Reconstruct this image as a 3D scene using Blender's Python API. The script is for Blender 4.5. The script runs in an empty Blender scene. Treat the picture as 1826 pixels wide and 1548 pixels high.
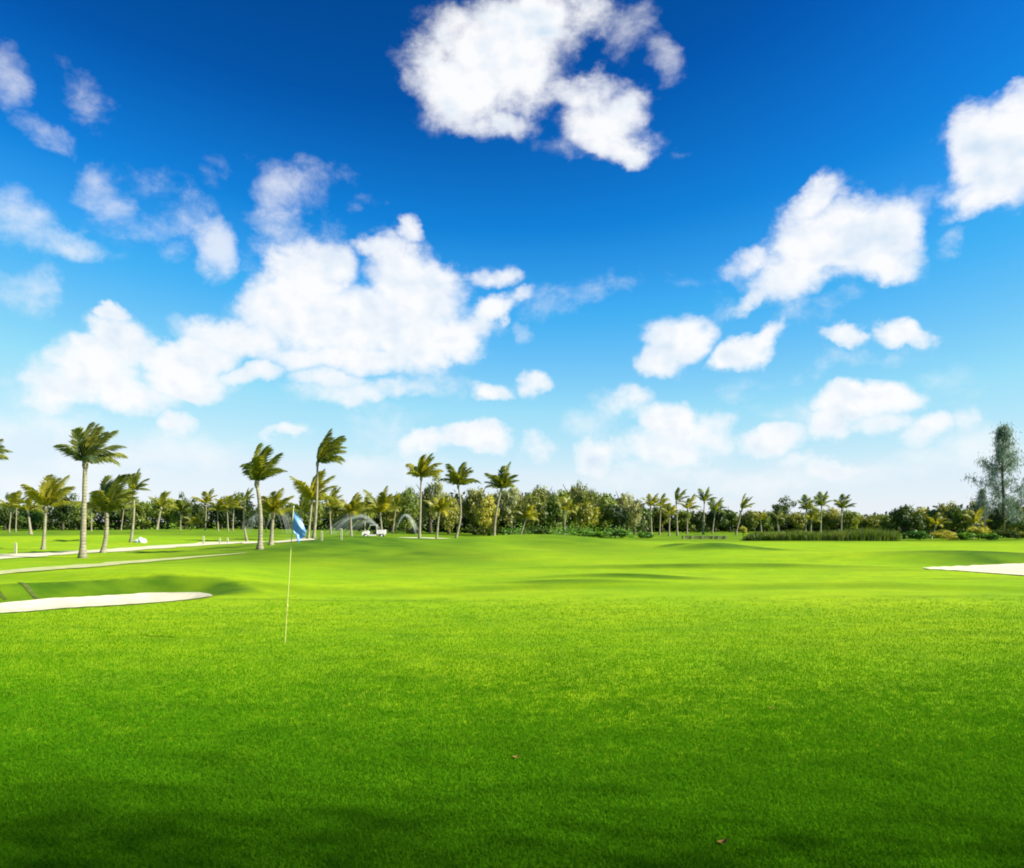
import bpy, bmesh, math, random
import numpy as np
from mathutils import Vector, Matrix, Quaternion
R = math.radians
S = bpy.context.scene
C = S.collection
rng = random.Random(7)
nrng = np.random.default_rng(7)

# ------------------------------------------------------------------ camera
F = 1433.0            # focal length in photo pixels (photo 1826 x 1548)
CX, HY = 913.0, 930.0 # principal column, horizon row
CZ = 2.0
cam = bpy.data.cameras.new('camera')
cam.sensor_width = 36.0
cam.lens = 36.0 * F / 1826.0
cam.shift_y = (HY - 774.0) / 1826.0
cam.clip_start = 0.1
cam.clip_end = 8000
camo = bpy.data.objects.new('camera', cam)
camo.location = (0, 0, CZ)
camo.rotation_euler = (R(90), 0, 0)
C.objects.link(camo)
S.camera = camo

# ------------------------------------------------------------------ sun, exposure
SUN_AZ, SUN_EL = 104.0, 35.0      # azimuth clockwise from +Y (view direction)
EXPO = 1.25
sd = Vector((math.sin(R(SUN_AZ)) * math.cos(R(SUN_EL)), math.cos(R(SUN_AZ)) * math.cos(R(SUN_EL)), math.sin(R(SUN_EL))))
sun = bpy.data.lights.new('sun', 'SUN')
sun.energy = 4.8
sun.angle = R(0.55)
sun.color = (1.0, 0.95, 0.82)
suno = bpy.data.objects.new('sun', sun)
suno.rotation_euler = sd.to_track_quat('Z', 'Y').to_euler()
C.objects.link(suno)
S.view_settings.view_transform = 'Standard'
S.view_settings.look = 'None'
S.view_settings.gamma = 1.0
S.view_settings.use_curve_mapping = False
S.view_settings.exposure = EXPO
try:
    S.cycles.filter_width = 1.9
    S.cycles.max_bounces = 6
    S.cycles.transparent_max_bounces = 24
except Exception:
    pass

# ------------------------------------------------------------------ node helpers
class NT:
    def __init__(self, tree):
        self.t = tree
        self.n = tree.nodes
        self.l = tree.links
    def new(self, typ, **kw):
        nd = self.n.new(typ)
        for k, v in kw.items():
            setattr(nd, k, v)
        return nd
    def link(self, a, b):
        self.l.new(a, b)
    def setin(self, nd, i, v):
        if v is None:
            return
        if hasattr(v, 'is_linked'):
            self.l.new(v, nd.inputs[i])
        else:
            nd.inputs[i].default_value = v
    def math(self, op, a, b=None, c=None, clamp=False):
        nd = self.new('ShaderNodeMath', operation=op)
        nd.use_clamp = clamp
        for i, v in enumerate((a, b, c)):
            self.setin(nd, i, v)
        return nd.outputs[0]
    def vmath(self, op, a, b=None, scale=None):
        nd = self.new('ShaderNodeVectorMath', operation=op)
        self.setin(nd, 0, a)
        self.setin(nd, 1, b)
        if scale is not None:
            self.setin(nd, 3, scale)
        return nd
    def noise(self, vec, scale, detail=4, rough=0.5, dist=0.0, lac=2.0):
        nd = self.new('ShaderNodeTexNoise')
        nd.noise_dimensions = '3D'
        self.setin(nd, 'Vector', vec)
        nd.inputs['Scale'].default_value = scale
        nd.inputs['Detail'].default_value = detail
        nd.inputs['Roughness'].default_value = rough
        nd.inputs['Lacunarity'].default_value = lac
        nd.inputs['Distortion'].default_value = dist
        return nd.outputs['Fac']
    def maprange(self, v, a, b, c=0.0, d=1.0, smooth=True):
        nd = self.new('ShaderNodeMapRange')
        nd.interpolation_type = 'SMOOTHSTEP' if smooth else 'LINEAR'
        self.setin(nd, 0, v)
        for i, x in enumerate((a, b, c, d)):
            self.setin(nd, i + 1, x)
        return nd.outputs[0]
    def mix(self, f, a, b):
        nd = self.new('ShaderNodeMix', data_type='RGBA')
        nd.clamp_factor = True
        self.setin(nd, 0, f)
        self.setin(nd, 6, a)
        self.setin(nd, 7, b)
        return nd.outputs[2]
    def comb(self, x, y, z):
        nd = self.new('ShaderNodeCombineXYZ')
        for i, v in enumerate((x, y, z)):
            self.setin(nd, i, v)
        return nd.outputs[0]

# ------------------------------------------------------------------ world: sky with cumulus
# dense clouds and thin wisps, as places on the sky (photo column, row, half width, half height, tilt, strength)
DENSE = [
 (885,100,112,112,0,1.0),(825,165,88,68,0,1.0),(930,40,145,52,0,1.0),(1030,55,75,40,20,.55),(1075,205,75,62,0,.8),(1100,255,80,28,-8,.75),(1010,150,70,26,-30,.55),(885,225,60,26,-10,.6),(780,120,60,60,0,.7),
 (1795,280,105,95,0,1.0),(1745,240,55,55,0,.8),(1820,195,45,40,0,.8),(1770,345,85,40,0,.8),
 (1510,425,110,70,0,1.0),(1440,425,75,60,0,.9),(1590,415,55,60,0,.85),(1430,490,110,45,22,.85),(1345,540,55,20,20,.6),(1345,472,60,25,10,.45),(1450,365,55,35,15,.7),(1560,470,80,35,10,.7),
 (560,480,80,75,0,1.0),(520,545,95,70,0,1.0),(640,575,190,72,0,1.0),(750,520,85,70,0,1.0),(720,480,60,50,0,.9),(690,432,48,24,-15,.7),(733,408,20,26,0,.65),(440,600,105,45,0,1.0),(365,632,75,38,0,1.0),(330,655,90,30,0,.95),(780,615,95,38,14,.95),(868,572,60,22,30,.75),(560,440,50,35,0,.8),(880,494,45,27,10,.65),(620,640,170,35,0,.8),(930,528,28,14,30,.45),
 (215,610,50,50,0,.95),(210,557,26,18,0,.85),(165,655,85,52,0,.95),(285,640,70,40,0,.9),(330,680,110,24,0,.95),(450,672,75,18,5,.8),(95,690,60,42,0,.75),(230,700,100,30,0,.75),
 (1215,598,62,42,0,.95),(1180,635,55,32,0,.9),(1345,612,55,18,15,.85),(1315,640,50,26,10,.85),
 (1618,588,52,25,0,.85),(1510,602,42,20,-10,.75),(875,695,42,18,0,.7),(955,680,26,20,15,.6),
 (1545,722,95,32,0,.95),(1480,765,45,30,0,.85),(1580,765,60,25,0,.7),(1195,755,58,42,0,1.0),(1185,800,75,40,0,.85),(1068,812,42,26,0,.85),(1100,725,60,30,10,.5),
 (845,785,68,24,0,.95),(765,792,48,20,0,.8),(1265,765,45,36,0,.65),(1385,785,65,22,5,.75),(1655,780,45,30,15,.7),(1720,760,30,26,20,.45),(318,748,38,24,-15,.7),(645,705,100,22,5,.55),(600,685,60,16,0,.6),(500,773,40,9,0,.5),(1480,832,50,14,0,.55),(1420,820,40,14,0,.5),(960,800,26,22,0,.45),
]
WISP = [
 (160,170,70,40,-30,.5),(260,330,70,50,0,.3),(330,400,80,50,0,.35),(430,300,60,40,20,.3),(560,340,50,40,0,.6),(600,420,50,40,0,.6),(960,540,60,30,20,.6),(1120,60,70,50,0,.7),(1000,260,60,30,0,.5),(1640,360,60,40,0,.6),(1280,560,80,30,10,.5),(1450,560,90,24,15,.5),(760,690,100,30,0,.7),(1060,760,60,40,0,.8),(1420,740,80,30,0,.6),
 (15,130,48,55,0,1.0),(85,222,70,28,-20,.8),(25,375,75,60,0,1.0),(100,425,120,30,-4,.95),(205,345,50,62,20,.9),(35,500,70,55,20,1.0),(380,448,46,52,0,1.5),(310,455,45,20,10,.6),(492,350,55,66,-10,1.1),(490,400,60,30,0,.8),(250,400,80,40,0,.55),
 (1180,90,38,45,0,.85),(1190,140,25,25,0,.5),(1050,510,65,32,25,.6),(1110,490,45,20,0,.5),(1700,430,48,30,25,.8),(1500,650,70,28,0,.75),(1600,640,60,22,20,.6),(1350,690,90,22,15,.45),(930,600,26,18,-30,.7),(310,575,30,20,0,.55),(1215,275,18,12,0,.45),
 (60,760,150,40,0,1.0),(200,820,140,30,0,1.0),(120,860,220,30,0,.9),(330,800,110,45,0,1.0),(1330,845,200,26,0,1.0),(1580,835,170,26,0,.9),(1120,850,160,24,0,.9),(700,830,140,26,0,.9),(1760,800,90,50,0,1.1),(1240,790,90,40,0,.9),(110,770,150,45,0,.8),(310,800,110,45,0,.75),(680,760,90,40,0,.6),(40,700,70,50,0,.6),(1250,820,150,40,0,.55),(1640,700,120,40,0,.3),(1760,790,70,40,0,.7),(150,150,60,25,-20,.3),(590,300,60,20,0,.3),(650,350,50,16,0,.3),(1200,500,60,16,0,.25),
]
SKY_STRENGTH = 0.05
def sky_pos(px, py):
    az = math.atan((px - CX) / F)
    return az, (HY - py) / F * math.cos(az)

world = bpy.data.worlds.new('World')
S.world = world
world.use_nodes = True
W = NT(world.node_tree)
W.n.clear()
out = W.new('ShaderNodeOutputWorld')
sky = W.new('ShaderNodeTexSky', sky_type='NISHITA')
sky.sun_disc = False
sky.sun_elevation = R(SUN_EL)
sky.sun_rotation = R(SUN_AZ)
sky.altitude = 0
sky.air_density = 1.0
sky.dust_density = 0.0
sky.ozone_density = 6.0
# the photograph's deep polarised blue: a tone curve per channel on the sky texture
ST = SKY_STRENGTH * 2 ** EXPO
def curve(v, pts):
    nd = W.new('ShaderNodeFloatCurve')
    cv = nd.mapping.curves[0]
    while len(cv.points) > 2:
        cv.points.remove(cv.points[1])
    cv.points[0].location = pts[0]
    cv.points[1].location = pts[-1]
    for p in pts[1:-1]:
        cv.points.new(*p)
    for p in cv.points:
        p.handle_type = 'VECTOR'
    nd.mapping.update()
    W.link(W.math('MULTIPLY', v, ST, clamp=True), nd.inputs['Value'])
    return W.math('MULTIPLY', nd.outputs[0], 1.0 / ST)
sc = W.new('ShaderNodeSeparateColor')
W.link(sky.outputs[0], sc.inputs[0])
cc = W.new('ShaderNodeCombineColor')
W.link(curve(sc.outputs[0], [(0, 0), (.06, .0003), (.09, .0015), (.117, .007), (.155, .06), (.26, .36), (.445, .72), (.65, .82), (1, .9)]), cc.inputs[0])
W.link(curve(sc.outputs[1], [(0, 0), (.10, .03), (.15, .062), (.18, .093), (.23, .22), (.295, .43), (.45, .74), (.62, .86), (.7, .875), (1, .95)]), cc.inputs[1])
W.link(curve(sc.outputs[2], [(0, 0), (.2, .12), (.32, .28), (.37, .39), (.445, .66), (.53, .88), (.60, .93), (.66, .945), (1, 1)]), cc.inputs[2])
SKYC = cc.outputs[0]

tc = W.new('ShaderNodeTexCoord')
D = tc.outputs['Generated']
sep = W.new('ShaderNodeSeparateXYZ')
W.link(D, sep.inputs[0])
az = W.math('ARCTAN2', sep.outputs[0], sep.outputs[1])
hl = W.math('SQRT', W.math('ADD', W.math('MULTIPLY', sep.outputs[0], sep.outputs[0]), W.math('MULTIPLY', sep.outputs[1], sep.outputs[1])))
el = W.math('DIVIDE', sep.outputs[2], W.math('MAXIMUM', hl, 0.02))
P0 = W.comb(az, el, 0.0)
# warp the outline a little so no ellipse survives
wn = W.new('ShaderNodeTexNoise')
W.link(P0, wn.inputs['Vector'])
wn.inputs['Scale'].default_value = 9.0
wn.inputs['Detail'].default_value = 5.0
wn.inputs['Roughness'].default_value = 0.6
wv = W.vmath('SUBTRACT', wn.outputs['Color'], (0.5, 0.5, 0.5)).outputs[0]
wv = W.vmath('SCALE', wv, scale=0.085).outputs[0]
P = W.vmath('ADD', P0, wv).outputs[0]

def field(blobs, k, before=None):
    # each cloud lump is a quadratic dome s * (1 - r^2) written as two dot products
    acc = None
    Q1, Q2 = PQ, PL
    for i, (px, py, rx, ry, rot, s) in enumerate(blobs):
        prev = acc if acc is not None else before
        if i % 12 == 0 and prev is not None:   # evaluates the list in short runs, one after another
            tiny = W.comb(W.math('MULTIPLY', prev, 1e-9), 0.0, 0.0)
            Q1 = W.vmath('ADD', PQ, tiny).outputs[0]
            Q2 = W.vmath('ADD', PL, tiny).outputs[0]
        a, e = sky_pos(px, py)
        ca = math.cos(a)
        ra, re = rx / F * ca * ca * 1.12, ry / F * ca * 1.12
        c, sn = math.cos(R(rot)), math.sin(R(rot))
        M = np.array([[c / ra, sn / ra], [-sn / re, c / re]])
        A = M.T @ M
        p = np.array([a, e])
        b_ = A @ p
        d1 = W.vmath('DOT_PRODUCT', Q1, (-s * A[0, 0], -2 * s * A[0, 1], -s * A[1, 1])).outputs[1]
        d2 = W.vmath('DOT_PRODUCT', Q2, (2 * s * b_[0], 2 * s * b_[1], s * (1 - p @ A @ p))).outputs[1]
        g = W.math('ADD', d1, d2)
        acc = g if acc is None else W.math('SMOOTH_MAX', acc, g, k)
    return acc
sp = W.new('ShaderNodeSeparateXYZ')
W.link(P, sp.inputs[0])
PQ = W.comb(W.math('MULTIPLY', sp.outputs[0], sp.outputs[0]), W.math('MULTIPLY', sp.outputs[0], sp.outputs[1]), W.math('MULTIPLY', sp.outputs[1], sp.outputs[1]))
PL = W.comb(sp.outputs[0], sp.outputs[1], 1.0)
# billows
PN = W.vmath('MULTIPLY', P0, (1.0, 1.15, 1.0)).outputs[0]
so = (0.010, 0.014, 0)
CB = 1.01 / 2 ** EXPO / SKY_STRENGTH
air = W.maprange(el, -0.03, 0.12, 0.55, 0.98)     # clouds low on the horizon are seen through more air
def paint(fd, fw):
    n1 = W.noise(PN, 22.0, 7, 0.60, 0.15)
    n1a = W.noise(PN, 16.0, 3, 0.5)
    n1b = W.noise(W.vmath('ADD', PN, so).outputs[0], 16.0, 3, 0.5)
    n3 = W.noise(PN, 9.0, 2, 0.5)
    dn = W.math('ADD', W.math('MINIMUM', W.math('MULTIPLY', fd, 1.9), 2.2), W.math('MULTIPLY', W.math('SUBTRACT', n1, 0.5), 3.4))
    alpha = W.maprange(dn, -0.30, 1.55)
    if fw is not None:
        fw = W.math('MAXIMUM', fw, W.math('MULTIPLY_ADD', fd, .8, .30))     # ragged thin fringes round the thick clouds
        n2 = W.noise(PN, 17.0, 6, 0.64, 0.2)
        wd = W.math('ADD', fw, W.math('MULTIPLY', W.math('SUBTRACT', n2, 0.52), 2.6))
        aw = W.math('MULTIPLY', W.maprange(wd, 0.0, 1.6), 0.72)
        alpha = W.math('SUBTRACT', 1.0, W.math('MULTIPLY', W.math('SUBTRACT', 1.0, alpha), W.math('SUBTRACT', 1.0, aw)), clamp=True)
    alpha = W.math('MULTIPLY', alpha, air)
    # light and shade of the billows: the side towards the sun is white, thick undersides slightly blue-grey
    sh = W.math('MULTIPLY_ADD', W.math('SUBTRACT', n1a, n1b), -3.2, 0.17)
    sh = W.math('ADD', sh, W.math('MULTIPLY', W.math('SUBTRACT', n3, 0.5), 1.5))
    sh = W.math('MULTIPLY', sh, W.maprange(dn, 0.3, 1.8), clamp=True)
    ccol = W.mix(sh, (CB * 0.975, CB * 0.985, CB, 1), (CB * 0.66, CB * 0.79, CB * 0.93, 1))
    b = W.new('ShaderNodeBackground')
    b.inputs['Strength'].default_value = SKY_STRENGTH
    W.link(W.mix(alpha, SKYC, ccol), b.inputs['Color'])
    return b.outputs[0]
def near(b, lo, hi):
    a, e = sky_pos(b[0], b[1])
    return a + 1.6 * b[2] / F + .05 > lo and a - 1.6 * b[2] / F - .05 < hi
# the part of the sky with the photographed clouds, worked out strip by strip
edges = [-0.72, -0.42, -0.2, 0.08, 0.36, 0.72]
node = None
for lo, hi in zip(edges[:-1], edges[1:]):
    fd = field([b for b in DENSE if near(b, lo, hi)], 0.12)
    fw = field([b for b in WISP if near(b, lo, hi)], 0.12, fd)
    sh = paint(fd, fw)
    if node is None:
        node = sh
    else:
        m = W.new('ShaderNodeMixShader')
        W.link(W.math('GREATER_THAN', az, lo), m.inputs[0])
        W.link(node, m.inputs[1])
        W.link(sh, m.inputs[2])
        node = m.outputs[0]
# everywhere else: scattered fair-weather clouds of the same kind, off to the sides, behind and overhead
far_n = W.noise(W.vmath('MULTIPLY', P, (1, 1.6, 1)).outputs[0], 3.2, 3, 0.5)
fo = W.math('MULTIPLY_ADD', W.math('SUBTRACT', far_n, 0.58), 5.0, 0.0)
rest = paint(fo, None)
inside = W.math('MULTIPLY', W.math('LESS_THAN', W.math('ABSOLUTE', az), 0.72), W.math('LESS_THAN', el, 0.80))
m = W.new('ShaderNodeMixShader')
W.link(inside, m.inputs[0])
W.link(rest, m.inputs[1])
W.link(node, m.inputs[2])
W.link(m.outputs[0], out.inputs['Surface'])
world.cycles.sampling_method = 'MANUAL'
world.cycles.sample_map_resolution = 512

# ------------------------------------------------------------------ object helpers
def link(o, parent=None):
    C.objects.link(o)
    if parent is not None:
        o.parent = parent
    return o
def mesh_obj(name, verts, faces, mat=None, parent=None, smooth=True):
    me = bpy.data.meshes.new(name)
    me.from_pydata([tuple(v) for v in verts], [], faces)
    if mat is not None:
        me.materials.append(mat)
    if smooth:
        me.polygons.foreach_set('use_smooth', [True] * len(me.polygons))
    me.update()
    return link(bpy.data.objects.new(name, me), parent)
def from_mesh(name, me, parent=None):
    return link(bpy.data.objects.new(name, me), parent)
def empty(name, loc, rz=0.0):
    o = bpy.data.objects.new(name, None)
    o.empty_display_size = 0.3
    o.location = loc
    o.rotation_euler = (0, 0, rz)
    return link(o)
def tag(o, label=None, cat=None, group=None, kind=None):
    if label: o['label'] = label
    if cat: o['category'] = cat
    if group: o['group'] = group
    if kind: o['kind'] = kind
    return o
class MB:
    """collects verts and faces"""
    def __init__(self):
        self.v, self.f = [], []
    def add(self, vs, fs):
        o = len(self.v)
        self.v += [tuple(x) for x in vs]
        self.f += [tuple(i + o for i in f) for f in fs]
    def box(self, x0, x1, y0, y1, z0, z1, M=None):
        vs = [Vector((x, y, z)) for z in (z0, z1) for y in (y0, y1) for x in (x0, x1)]
        if M is not None:
            vs = [M @ v for v in vs]
        self.add(vs, [(0, 2, 3, 1), (4, 5, 7, 6), (0, 1, 5, 4), (2, 6, 7, 3), (0, 4, 6, 2), (1, 3, 7, 5)])
    def tube(self, pts, rad, n=8, cap=True):
        pts = [Vector(p) for p in pts]
        vs, fs = [], []
        for i, p in enumerate(pts):
            d = (pts[min(i + 1, len(pts) - 1)] - pts[max(i - 1, 0)]).normalized()
            a = d.cross(Vector((0, 1, 0)) if abs(d.y) < .9 else Vector((1, 0, 0))).normalized()
            b = d.cross(a)
            r = rad[i] if hasattr(rad, '__len__') else rad
            for k in range(n):
                t = 2 * math.pi * k / n
                vs.append(p + a * (r * math.cos(t)) + b * (r * math.sin(t)))
        for i in range(len(pts) - 1):
            for k in range(n):
                fs.append((i * n + k, i * n + (k + 1) % n, (i + 1) * n + (k + 1) % n, (i + 1) * n + k))
        if cap:
            fs.append(tuple(reversed(range(n))))
            fs.append(tuple((len(pts) - 1) * n + k for k in range(n)))
        self.add(vs, fs)
    def build(self, name, mat, parent=None, smooth=True):
        return mesh_obj(name, self.v, self.f, mat, parent, smooth)

# ------------------------------------------------------------------ materials
def new_mat(name):
    m = bpy.data.materials.new(name)
    m.use_nodes = True
    t = NT(m.node_tree)
    t.n.clear()
    o = t.new('ShaderNodeOutputMaterial')
    return m, t, o
def simple(name, col, rough=0.7, noise_scale=6.0, var=0.25, metallic=0.0, bump=0.0, spec=0.3):
    m, t, o = new_mat(name)
    p = t.new('ShaderNodeBsdfPrincipled')
    c = t.new('ShaderNodeTexCoord')
    n = t.noise(c.outputs['Object'], noise_scale, 5, 0.6)
    d = tuple(x * (1 - var) for x in col) + (1,)
    e = tuple(min(1, x * (1 + var)) for x in col) + (1,)
    t.link(t.mix(t.maprange(n, .3, .7), d, e), p.inputs['Base Color'])
    p.inputs['Roughness'].default_value = rough
    p.inputs['Metallic'].default_value = metallic
    p.inputs['Specular IOR Level'].default_value = spec
    if bump:
        b = t.new('ShaderNodeBump')
        b.inputs['Strength'].default_value = bump
        b.inputs['Distance'].default_value = 0.02
        t.link(n, b.inputs['Height'])
        t.link(b.outputs[0], p.inputs['Normal'])
    t.link(p.outputs[0], o.inputs[0])
    return m
def leafy(name, dark, light, trans=0.35, gloss=0.06, scale=0.9, tint=None, world_noise=True):
    """thin leaves: diffuse plus light coming through; colour drifts over the plant and from plant to plant"""
    m, t, o = new_mat(name)
    c = t.new('ShaderNodeTexCoord')
    oi = t.new('ShaderNodeObjectInfo')
    ofs = t.vmath('SCALE', t.comb(oi.outputs['Random'], oi.outputs['Random'], 0.0), scale=37.0).outputs[0]
    n = t.noise(t.vmath('ADD', c.outputs['Object'], ofs).outputs[0], scale, 4, 0.65)
    f = t.maprange(n, .32, .68)
    f = t.math('ADD', t.math('MULTIPLY', f, .75), t.math('MULTIPLY', t.math('SUBTRACT', oi.outputs['Random'], .35), .5), clamp=True)
    col = t.mix(f, dark + (1,), light + (1,))
    dif = t.new('ShaderNodeBsdfDiffuse')
    t.link(col, dif.inputs['Color'])
    tr = t.new('ShaderNodeBsdfTranslucent')
    hs_ = t.new('ShaderNodeHueSaturation')
    hs_.inputs['Hue'].default_value = 0.485
    hs_.inputs['Saturation'].default_value = 1.1
    hs_.inputs['Value'].default_value = 1.25
    t.link(col, hs_.inputs['Color'])
    t.link(hs_.outputs[0], tr.inputs['Color'])
    mx = t.new('ShaderNodeMixShader')
    mx.inputs[0].default_value = trans
    t.link(dif.outputs[0], mx.inputs[1])
    t.link(tr.outputs[0], mx.inputs[2])
    gl = t.new('ShaderNodeBsdfGlossy')
    gl.inputs['Roughness'].default_value = 0.45
    gl.inputs['Color'].default_value = (.9, .95, .9, 1)
    m2 = t.new('ShaderNodeMixShader')
    m2.inputs[0].default_value = gloss
    t.link(mx.outputs[0], m2.inputs[1])
    t.link(gl.outputs[0], m2.inputs[2])
    t.link(m2.outputs[0], o.inputs[0])
    return m

# ------------------------------------------------------------------ terrain
def sm(a, b, x):
    t = np.clip((x - a) / (b - a), 0, 1)
    return t * t * (3 - 2 * t)
def gx(px, Y):
    return (px - CX) / F * Y
def vnoise(x, y, s, seed=0):
    """smooth value noise"""
    x = np.asarray(x, float) / s + 100.3 + seed * 17.1
    y = np.asarray(y, float) / s + 57.7 + seed * 9.7
    xi, yi = np.floor(x), np.floor(y)
    fx, fy = x - xi, y - yi
    fx, fy = fx * fx * (3 - 2 * fx), fy * fy * (3 - 2 * fy)
    def hsh(i, j):
        v = np.sin(i * 127.1 + j * 311.7 + seed * 74.7) * 43758.5453
        return v - np.floor(v)
    a, b, c, d = hsh(xi, yi), hsh(xi + 1, yi), hsh(xi, yi + 1), hsh(xi + 1, yi + 1)
    return (a * (1 - fx) + b * fx) * (1 - fy) + (c * (1 - fx) + d * fx) * fy - 0.5
def bump(x, y, cx, cy, wx, wy_near, wy_far, h):
    wy = np.where(y < cy, wy_near, wy_far)
    return h * np.exp(-((x - cx) / wx) ** 2 - ((y - cy) / wy) ** 2)
MOUNDS = [ # x, y, width, near half depth, far half depth, height
 (gx(640, 50), 50, 6.5, 11, 10, 0.46), (gx(540, 48), 48, 4, 8, 8, 0.14), (gx(775, 53), 53, 7, 10, 9, 0.28),
 (gx(990, 62), 62, 6.5, 8, 9, 0.62), (gx(900, 60), 60, 6, 7, 9, 0.22),
 (gx(1262, 50), 50, 2.0, 2.3, 3.4, 0.36), (gx(1205, 53), 53, 1.3, 1.6, 2.5, 0.20), (gx(1325, 50), 50, 2.6, 2.3, 3, 0.20),
 (gx(1180, 33.5), 33.6, 5.0, .9, 1.8, 0.15), (gx(1390, 33.5), 33.8, 4.5, 1.0, 1.8, 0.11),
 (gx(1125, 27), 27.0, 2.6, .7, 2.2, 0.17), (gx(1030, 26), 25.8, 2.2, .7, 2, 0.08),
 (gx(1780, 37), 38.0, 6.5, 1.6, 3.0, 0.40), (gx(1600, 41), 40.5, 6, 2.4, 3, 0.22),
 (gx(80, 62), 64, 14, 8, 14, 0.5), (gx(250, 85), 88, 12, 10, 14, 0.7),
]
def poly_sd(x, y, pts):
    """signed distance to a polygon, negative inside"""
    x, y = np.asarray(x, float), np.asarray(y, float)
    d = np.full(x.shape, 1e9)
    ins = np.zeros(x.shape, bool)
    n = len(pts)
    for i in range(n):
        ax, ay = pts[i]
        bx, by = pts[(i + 1) % n]
        ex, ey = bx - ax, by - ay
        t = np.clip(((x - ax) * ex + (y - ay) * ey) / (ex * ex + ey * ey + 1e-12), 0, 1)
        d = np.minimum(d, np.hypot(x - ax - t * ex, y - ay - t * ey))
        with np.errstate(divide='ignore', invalid='ignore'):
            c = ((ay > y) != (by > y)) & (x < ex * (y - ay) / (ey if ey else 1e-12) + ax)
        ins ^= c
    return np.where(ins, -d, d)
def ring(pts, n=8):
    """closed Catmull-Rom through pts"""
    out_ = []
    m = len(pts)
    for i in range(m):
        p0, p1, p2, p3 = (np.array(pts[(i + k - 1) % m], float) for k in range(4))
        for j in range(n):
            t = j / n
            out_.append(tuple(.5 * ((2 * p1) + (-p0 + p2) * t + (2 * p0 - 5 * p1 + 4 * p2 - p3) * t * t + (-p0 + 3 * p1 - 3 * p2 + p3) * t ** 3)))
    return out_
def gp(px, py, z=0.0):
    Y = (CZ - z) * F / (py - HY)
    return (gx(px, Y), Y)
BUNK_L = ring([gp(380, 1070, -.1), gp(350, 1063.5, -.1), gp(270, 1063, -.1), gp(180, 1068, -.1), gp(90, 1074, -.1), gp(0, 1081, -.1), (-15.2, 19.2), (-16.6, 17.6), (-14.5, 16.4), gp(0, 1102, -.1), gp(120, 1093, -.1), gp(230, 1086.5, -.1), gp(320, 1079, -.1), gp(362, 1074, -.1)])
BUNK_R = ring([gp(1645, 1012.5, .1), gp(1700, 1009, .1), gp(1760, 1007, .1), gp(1824, 1006, .1), (gx(1900, 37.2), 37.2), (gx(2000, 36), 35.5), (gx(1960, 32), 32.3), gp(1850, 1024, .1), gp(1800, 1022, .1), gp(1740, 1018, .1), gp(1690, 1015, .1)])

def height(x, y):
    x, y = np.asarray(x, float), np.asarray(y, float)
    r = np.hypot(x, y)
    h = np.zeros_like(x + y)
    # the green ends in a low step; the fairway beyond lies slightly higher
    edge = 23.6 + 0.8 * np.sin(x * .23) + 0.5 * np.sin(x * .61 + 1)
    h = h + 0.10 * sm(edge, edge + 0.9, y) - 0.05 * sm(edge - 2.5, edge, y) + 0.15 * sm(30, 48, y)
    for m in MOUNDS:
        h = h + bump(x, y, *m)
    h = h + 0.07 * vnoise(x, y, 6, 1) + 0.035 * vnoise(x, y, 2.6, 2)
    h = h + 0.5 * sm(60, 160, y) * vnoise(x, y, 26, 3) * 1.2
    # grass bank behind the left bunker
    d = poly_sd(x, y, BUNK_L)
    side = sm(-.3, .5, y - (21.5 + .7 * np.minimum(x + 8, 0)))
    h = h + 0.40 * sm(0.05, 1.3, d) * side * sm(-5.0, -11.5, x) * (1 - .6 * sm(25, 38, y))
    h = h - 0.17 * sm(0.15, -0.55, d)
    d2 = poly_sd(x, y, BUNK_R)
    h = h - 0.16 * sm(0.15, -0.6, d2)
    # near turf: almost flat
    return h * sm(1.0, 9.0, np.abs(y) + 4) - 0.0
ROUGH = [ # strips and hummocks of longer grass: photo column, lower row, upper row, half width, strength
 (640, 1008, 968, 280, .80), (560, 1000, 975, 120, .9), (985, 985, 955, 120, .7), (1800, 1005, 988, 190, .95), (1560, 1012, 1003, 120, .35),
 (650, 1056, 1047, 260, .5), (1700, 1049, 1043, 130, .35), (880, 1006, 998, 120, .3), (1740, 1024, 1018, 110, .5)]
def rough_mask(x, y):
    """where the grass is left longer: banks, mounds, the verges"""
    x, y = np.asarray(x, float), np.asarray(y, float)
    m = np.zeros_like(x + y)
    nz = vnoise(x, y, 1.6, 5) * .8 + vnoise(x, y, .7, 6) * .5
    for (px, pb, pt, hw, st) in ROUGH:
        (_, yb), (_, yt) = gp(px, pb, .2), gp(px, pt, .35)
        yb, yt = min(yb, yt), max(yb, yt)
        cx = gx(px, .5 * (yb + yt))
        w = hw / F * .5 * (yb + yt)
        ax = np.exp(-np.abs((x - cx) / w) ** 3)
        dd = (yt - yb) * .3
        m = np.maximum(m, st * ax * sm(yb - dd, yb + dd, y) * (1 - sm(yt - dd, yt + dd * .5, y)))
    for (cx, cy, wx, wn, wf, hh) in MOUNDS[5:12]:
        m = np.maximum(m, min(1, hh * 2.2 + .55) * np.exp(-np.abs((x - cx) / (wx * 1.05)) ** 2.5) * sm(cy - wn * 1.5, cy - wn * .7, y) * (1 - sm(cy - .25 * wn, cy + .25 * wn, y)))
    d1 = poly_sd(x, y, BUNK_L)
    bank = sm(-5.5, -9.0, x) * sm(-.3, .5, y - (21.5 + .7 * np.minimum(x + 8, 0))) * sm(-.1, .1, d1) * (1 - sm(1.15, 1.5, d1))
    m = np.maximum(m, bank * 1.0)
    edge = 23.6 + 0.8 * np.sin(x * .23) + 0.5 * np.sin(x * .61 + 1)
    m = np.maximum(m, .55 * np.exp(-((y - edge - .35) / .55) ** 2) * (0.55 + vnoise(x, y, 5, 8) * 1.2))
    m = np.maximum(m, .65 * sm(62, 80, y))
    return np.clip(m * (1 + nz * .7), 0, 1)

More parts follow.
